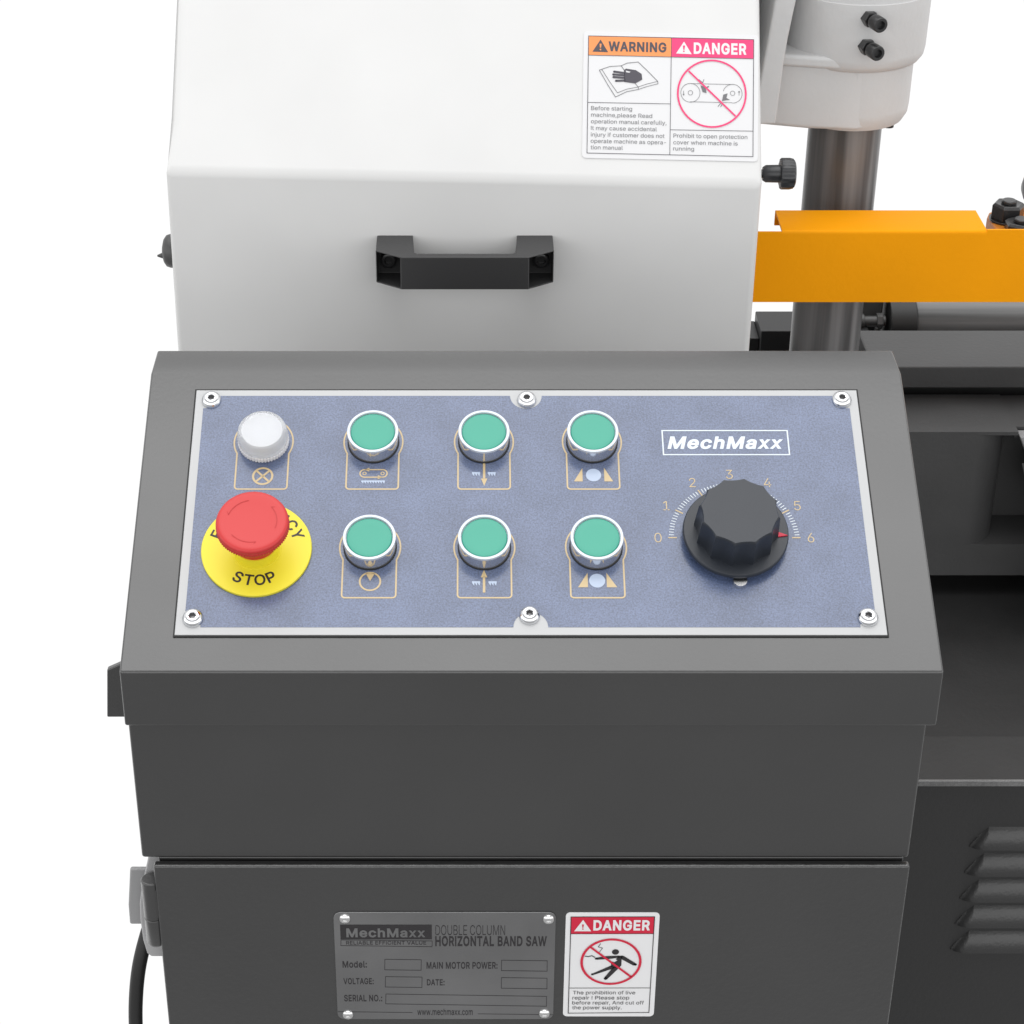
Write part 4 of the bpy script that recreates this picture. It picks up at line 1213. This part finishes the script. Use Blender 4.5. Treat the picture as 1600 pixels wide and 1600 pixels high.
bl = thing('blade_guide', 'orange guide block with two black hex bolts behind the orange guard', 'blade guide', (.40, .40, .88))
b = MB()
b.prism([(.3415, .372), (.48, .372), (.48, .425), (.3500, .425), (.3430, .420), (.3400, .412)], .866, .9060, lambda x, y, z: (x, y, z))
b.build('guide_block', 'rust', bl, bevel=.002)
b = MB()
b.lathe([(.0127, 0), (.0127, .0016), (.0100, .0016)], (0, 0, 0), (0, 0, 1), 40)
b.lathe([(.0117, .0016), (.0117, .0112), (.0100, .0130), (.0052, .0122)], (0, 0, 0), (0, 0, 1), 6)
b.lathe([(.0053, .0126), (.0053, .0146), (.0046, .0153), (0, .0153)], (0, 0, 0), (0, 0, 1), 32)
bo = b.build('bolt', 'oxide', bl, bevel=.0004, seg=2, angle=30)
bo.location = (.3525, .405, .9060)
b2 = bo.copy()
COL.objects.link(b2)
b2.parent = bl
b2.matrix_parent_inverse = Matrix.Translation(-bl.location)
b2.location = (.3575, .385, .9000)
b2.rotation_euler = (0, 0, .5)
b = MB()
b.lathe([(.004, -.004), (.009, -.002), (.0105, .0), (.0105, .02), (0, .02)], (.3745, .44, .917), (1, 0, 0), 40)
b.build('adjusting_knob', 'black', bl, angle=50)

# ================================================================== MACHINE BED
bed = thing('machine_bed', 'dark grey saw bed and louvred base standing right of the cabinet', 'machine base', (.5, .3, 0))
XR = .95
b = MB()
b.box(.2160, XR, .1500, .1535, .0, .5990)
bp = b.build('base_panel', 'base', bed)
lz = [.5433, .5198, .4963, .4727, .4490]
NX, NZ = 26, 12
b = MB()
LH, LD, LT = .0160, .0062, .0120


def louvre(x0, x1, zb):
    cols = []
    xs = [LT * (i / 14) ** 1.6 for i in range(15)] + [LT + (x1 - x0 - 2 * LT) * k / 6 for k in range(1, 6)]
    xs += [x1 - x0 - t for t in xs[14::-1]]
    for t in xs:
        e = min(t, x1 - x0 - t) / LT
        e = min(1, max(0, e))
        k = sin(e * pi / 2) ** .6
        kz = .75 * e + .25 * sin(e * pi / 2)
        col = []
        for j in range(NZ + 1):
            s_ = j / NZ
            z = zb + (LH * (1 - s_)) * (.08 + .92 * kz) - .0012 * (1 - k)
            y = .1500 - LD * k * sin(s_ * pi / 2) ** .8
            col.append((x0 + t, y, z))
        col.append((x0 + t, .1500, zb + .0012 * k - .0012 * (1 - k)))
        cols.append(col)
    n = NZ + 2
    b.add([p for c in cols for p in c], [(i * n + j, (i + 1) * n + j, (i + 1) * n + j + 1, i * n + j + 1) for i in range(len(cols) - 1) for j in range(n - 1)])


lv = None
for i, z in enumerate(lz):
    if lv is None:
        louvre(.3160, .48, 0)
        lv = b.build('louvre', 'louvre', bp, angle=50)
        o = lv
    else:
        o = lv.copy()
        COL.objects.link(o)
        o.parent = bp
    o.location = (-.0006 * i, 0, z)
b = MB()
b.box(.2160, XR, .1465, .1960, .5992, .6030)
b.build('tray_lip', 'lip', bed, bevel=.0004)
b = MB()
b.box(.2160, XR, .1440, .1463, .5988, .6034)
b.build('lip_edge', 'edge', bed, bevel=.0005)
b = MB()
b.box(.2160, XR, .1962, .62, .5800, .6020)
b.build('chip_tray', 'tray', bed)
b = MB()
ar = arc(.346, .406, .026, -90, -8, 10)
b.prism([(.1600, .3800)] + ar + [(.3765, .4180), (.3765, .4420), (.1600, .4420)], .6220, .7446, lambda x, y, z: (x, y, z))
b.box(.1600, .3765, .3800, .4420, .7446, .7474)
b.box(.3460, XR, .3800, .4420, .6220, .6500)
b.box(.3600, XR, .4250, .4420, .6500, .7374)
b.box(.3765, XR, .3900, .4420, .7374, .7466)
b.build('vice_block', 'vice', bed)
b = MB()
b.prism([(.3770, .7450), (.60, .7450), (.60, .7280), (.3850, .7280)], .3765, .3878, lambda x, z, y: (x, y, z))
b.prism([(.3845, .7170), (.60, .7190), (.60, .690), (.3930, .690)], .3765, .3878, lambda x, z, y: (x, y, z))
b.build('vice_jaw', 'zinc', bed, bevel=.0008)
b = MB()
b.box(.4150, XR, .3100, .3780, .6040, .7440)
b.build('unseen_shade_block', 'vice', bed, bevel=.002)  # unseen block, added to darken the vice end and shade the tray
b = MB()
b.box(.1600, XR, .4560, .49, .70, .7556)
b.build('shadow_strip', 'rubber_and_shade', bed)  # black strip painted in for the shade under the table plate
b = MB()
b.box(.2745, XR, .4360, .5020, .7558, .7740)
b.build('table_plate', 'bed', bed, bevel=.0012)
b = MB()
b.box(.3050, XR, .66, .67, .58, .770)
b.box(.2100, .3000, .58, .62, .58, .7370)
b.box(.1950, .2100, .585, .62, .58, .7280)
b.build('rear_frame', 'dark', bed, bevel=.001)

rl = thing('feed_roller', 'shiny steel feed roller showing under the orange guard', 'roller', (.6, .60, .745))
b = MB()
b.lathe([(.0205, 0), (.0210, .001), (.0210, .55)], (.3400, .600, .7350), (1, 0, 0), 64)
b.build('barrel', 'roller', rl)
b = MB()
b.lathe([(.0235, 0), (.0235, .022), (.0215, .022)], (.3175, .600, .7350), (1, 0, 0), 48)
b.build('end_collar', 'rubber_and_shade', rl, bevel=.001)

hv = thing('hydraulic_valve', 'small dark hydraulic valve between the steel column and the feed roller', 'valve', (.305, .60, .74))
b = MB()
b.box(.2830, .3140, .6000, .6200, .7150, .7620)
b.build('valve_body', 'valve', hv, bevel=.002)
b = MB()
b.lathe([(.0062, 0), (.0062, .012), (.0045, .012), (.0045, .030)], (.2850, .592, .7405), (1, 0, 0), 24)
b.lathe([(.0070, 0), (.0070, .005)], (.3075, .592, .7405), (1, 0, 0), 6)
b.build('fitting', 'valve', hv, bevel=.0005)
b = MB()
pts = [(.2985 + .0085 * cos(t), .586, .7370 + .0085 * sin(t)) for t in [pi + pi * k / 16 for k in range(17)]]
b.tube(pts, .0015, 10)
b.build('pull_ring', 'valve', hv)

# ================================================================== POWER CABLE
ctrl = [(-.2060, -.045, .676), (-.2120, -.05, .668), (-.2185, -.058, .654), (-.2255, -.065, .630), (-.2295, -.068, .603), (-.2310, -.07, .575), (-.2310, -.07, .54), (-.2290, -.07, .48), (-.2240, -.06, .30), (-.2300, -.03, .05), (-.24, .0, .006)]
pts = []
C_ = [Vector(c) for c in ctrl]
for i in range(len(C_) - 1):
    p0, p1, p2, p3 = C_[max(i - 1, 0)], C_[i], C_[i + 1], C_[min(i + 2, len(C_) - 1)]
    for k in range(8):
        t = k / 8
        pts.append(.5 * ((2 * p1) + (p2 - p0) * t + (2 * p0 - 5 * p1 + 4 * p2 - p3) * t * t + (3 * p1 - p0 - 3 * p2 + p3) * t ** 3))
b = MB()
b.tube(pts, .0042, 20)
pc = b.build('power_cable', 'rubber_and_shade', None)
tag(pc, 'black power cable hanging at the left side of the cabinet', 'cable')
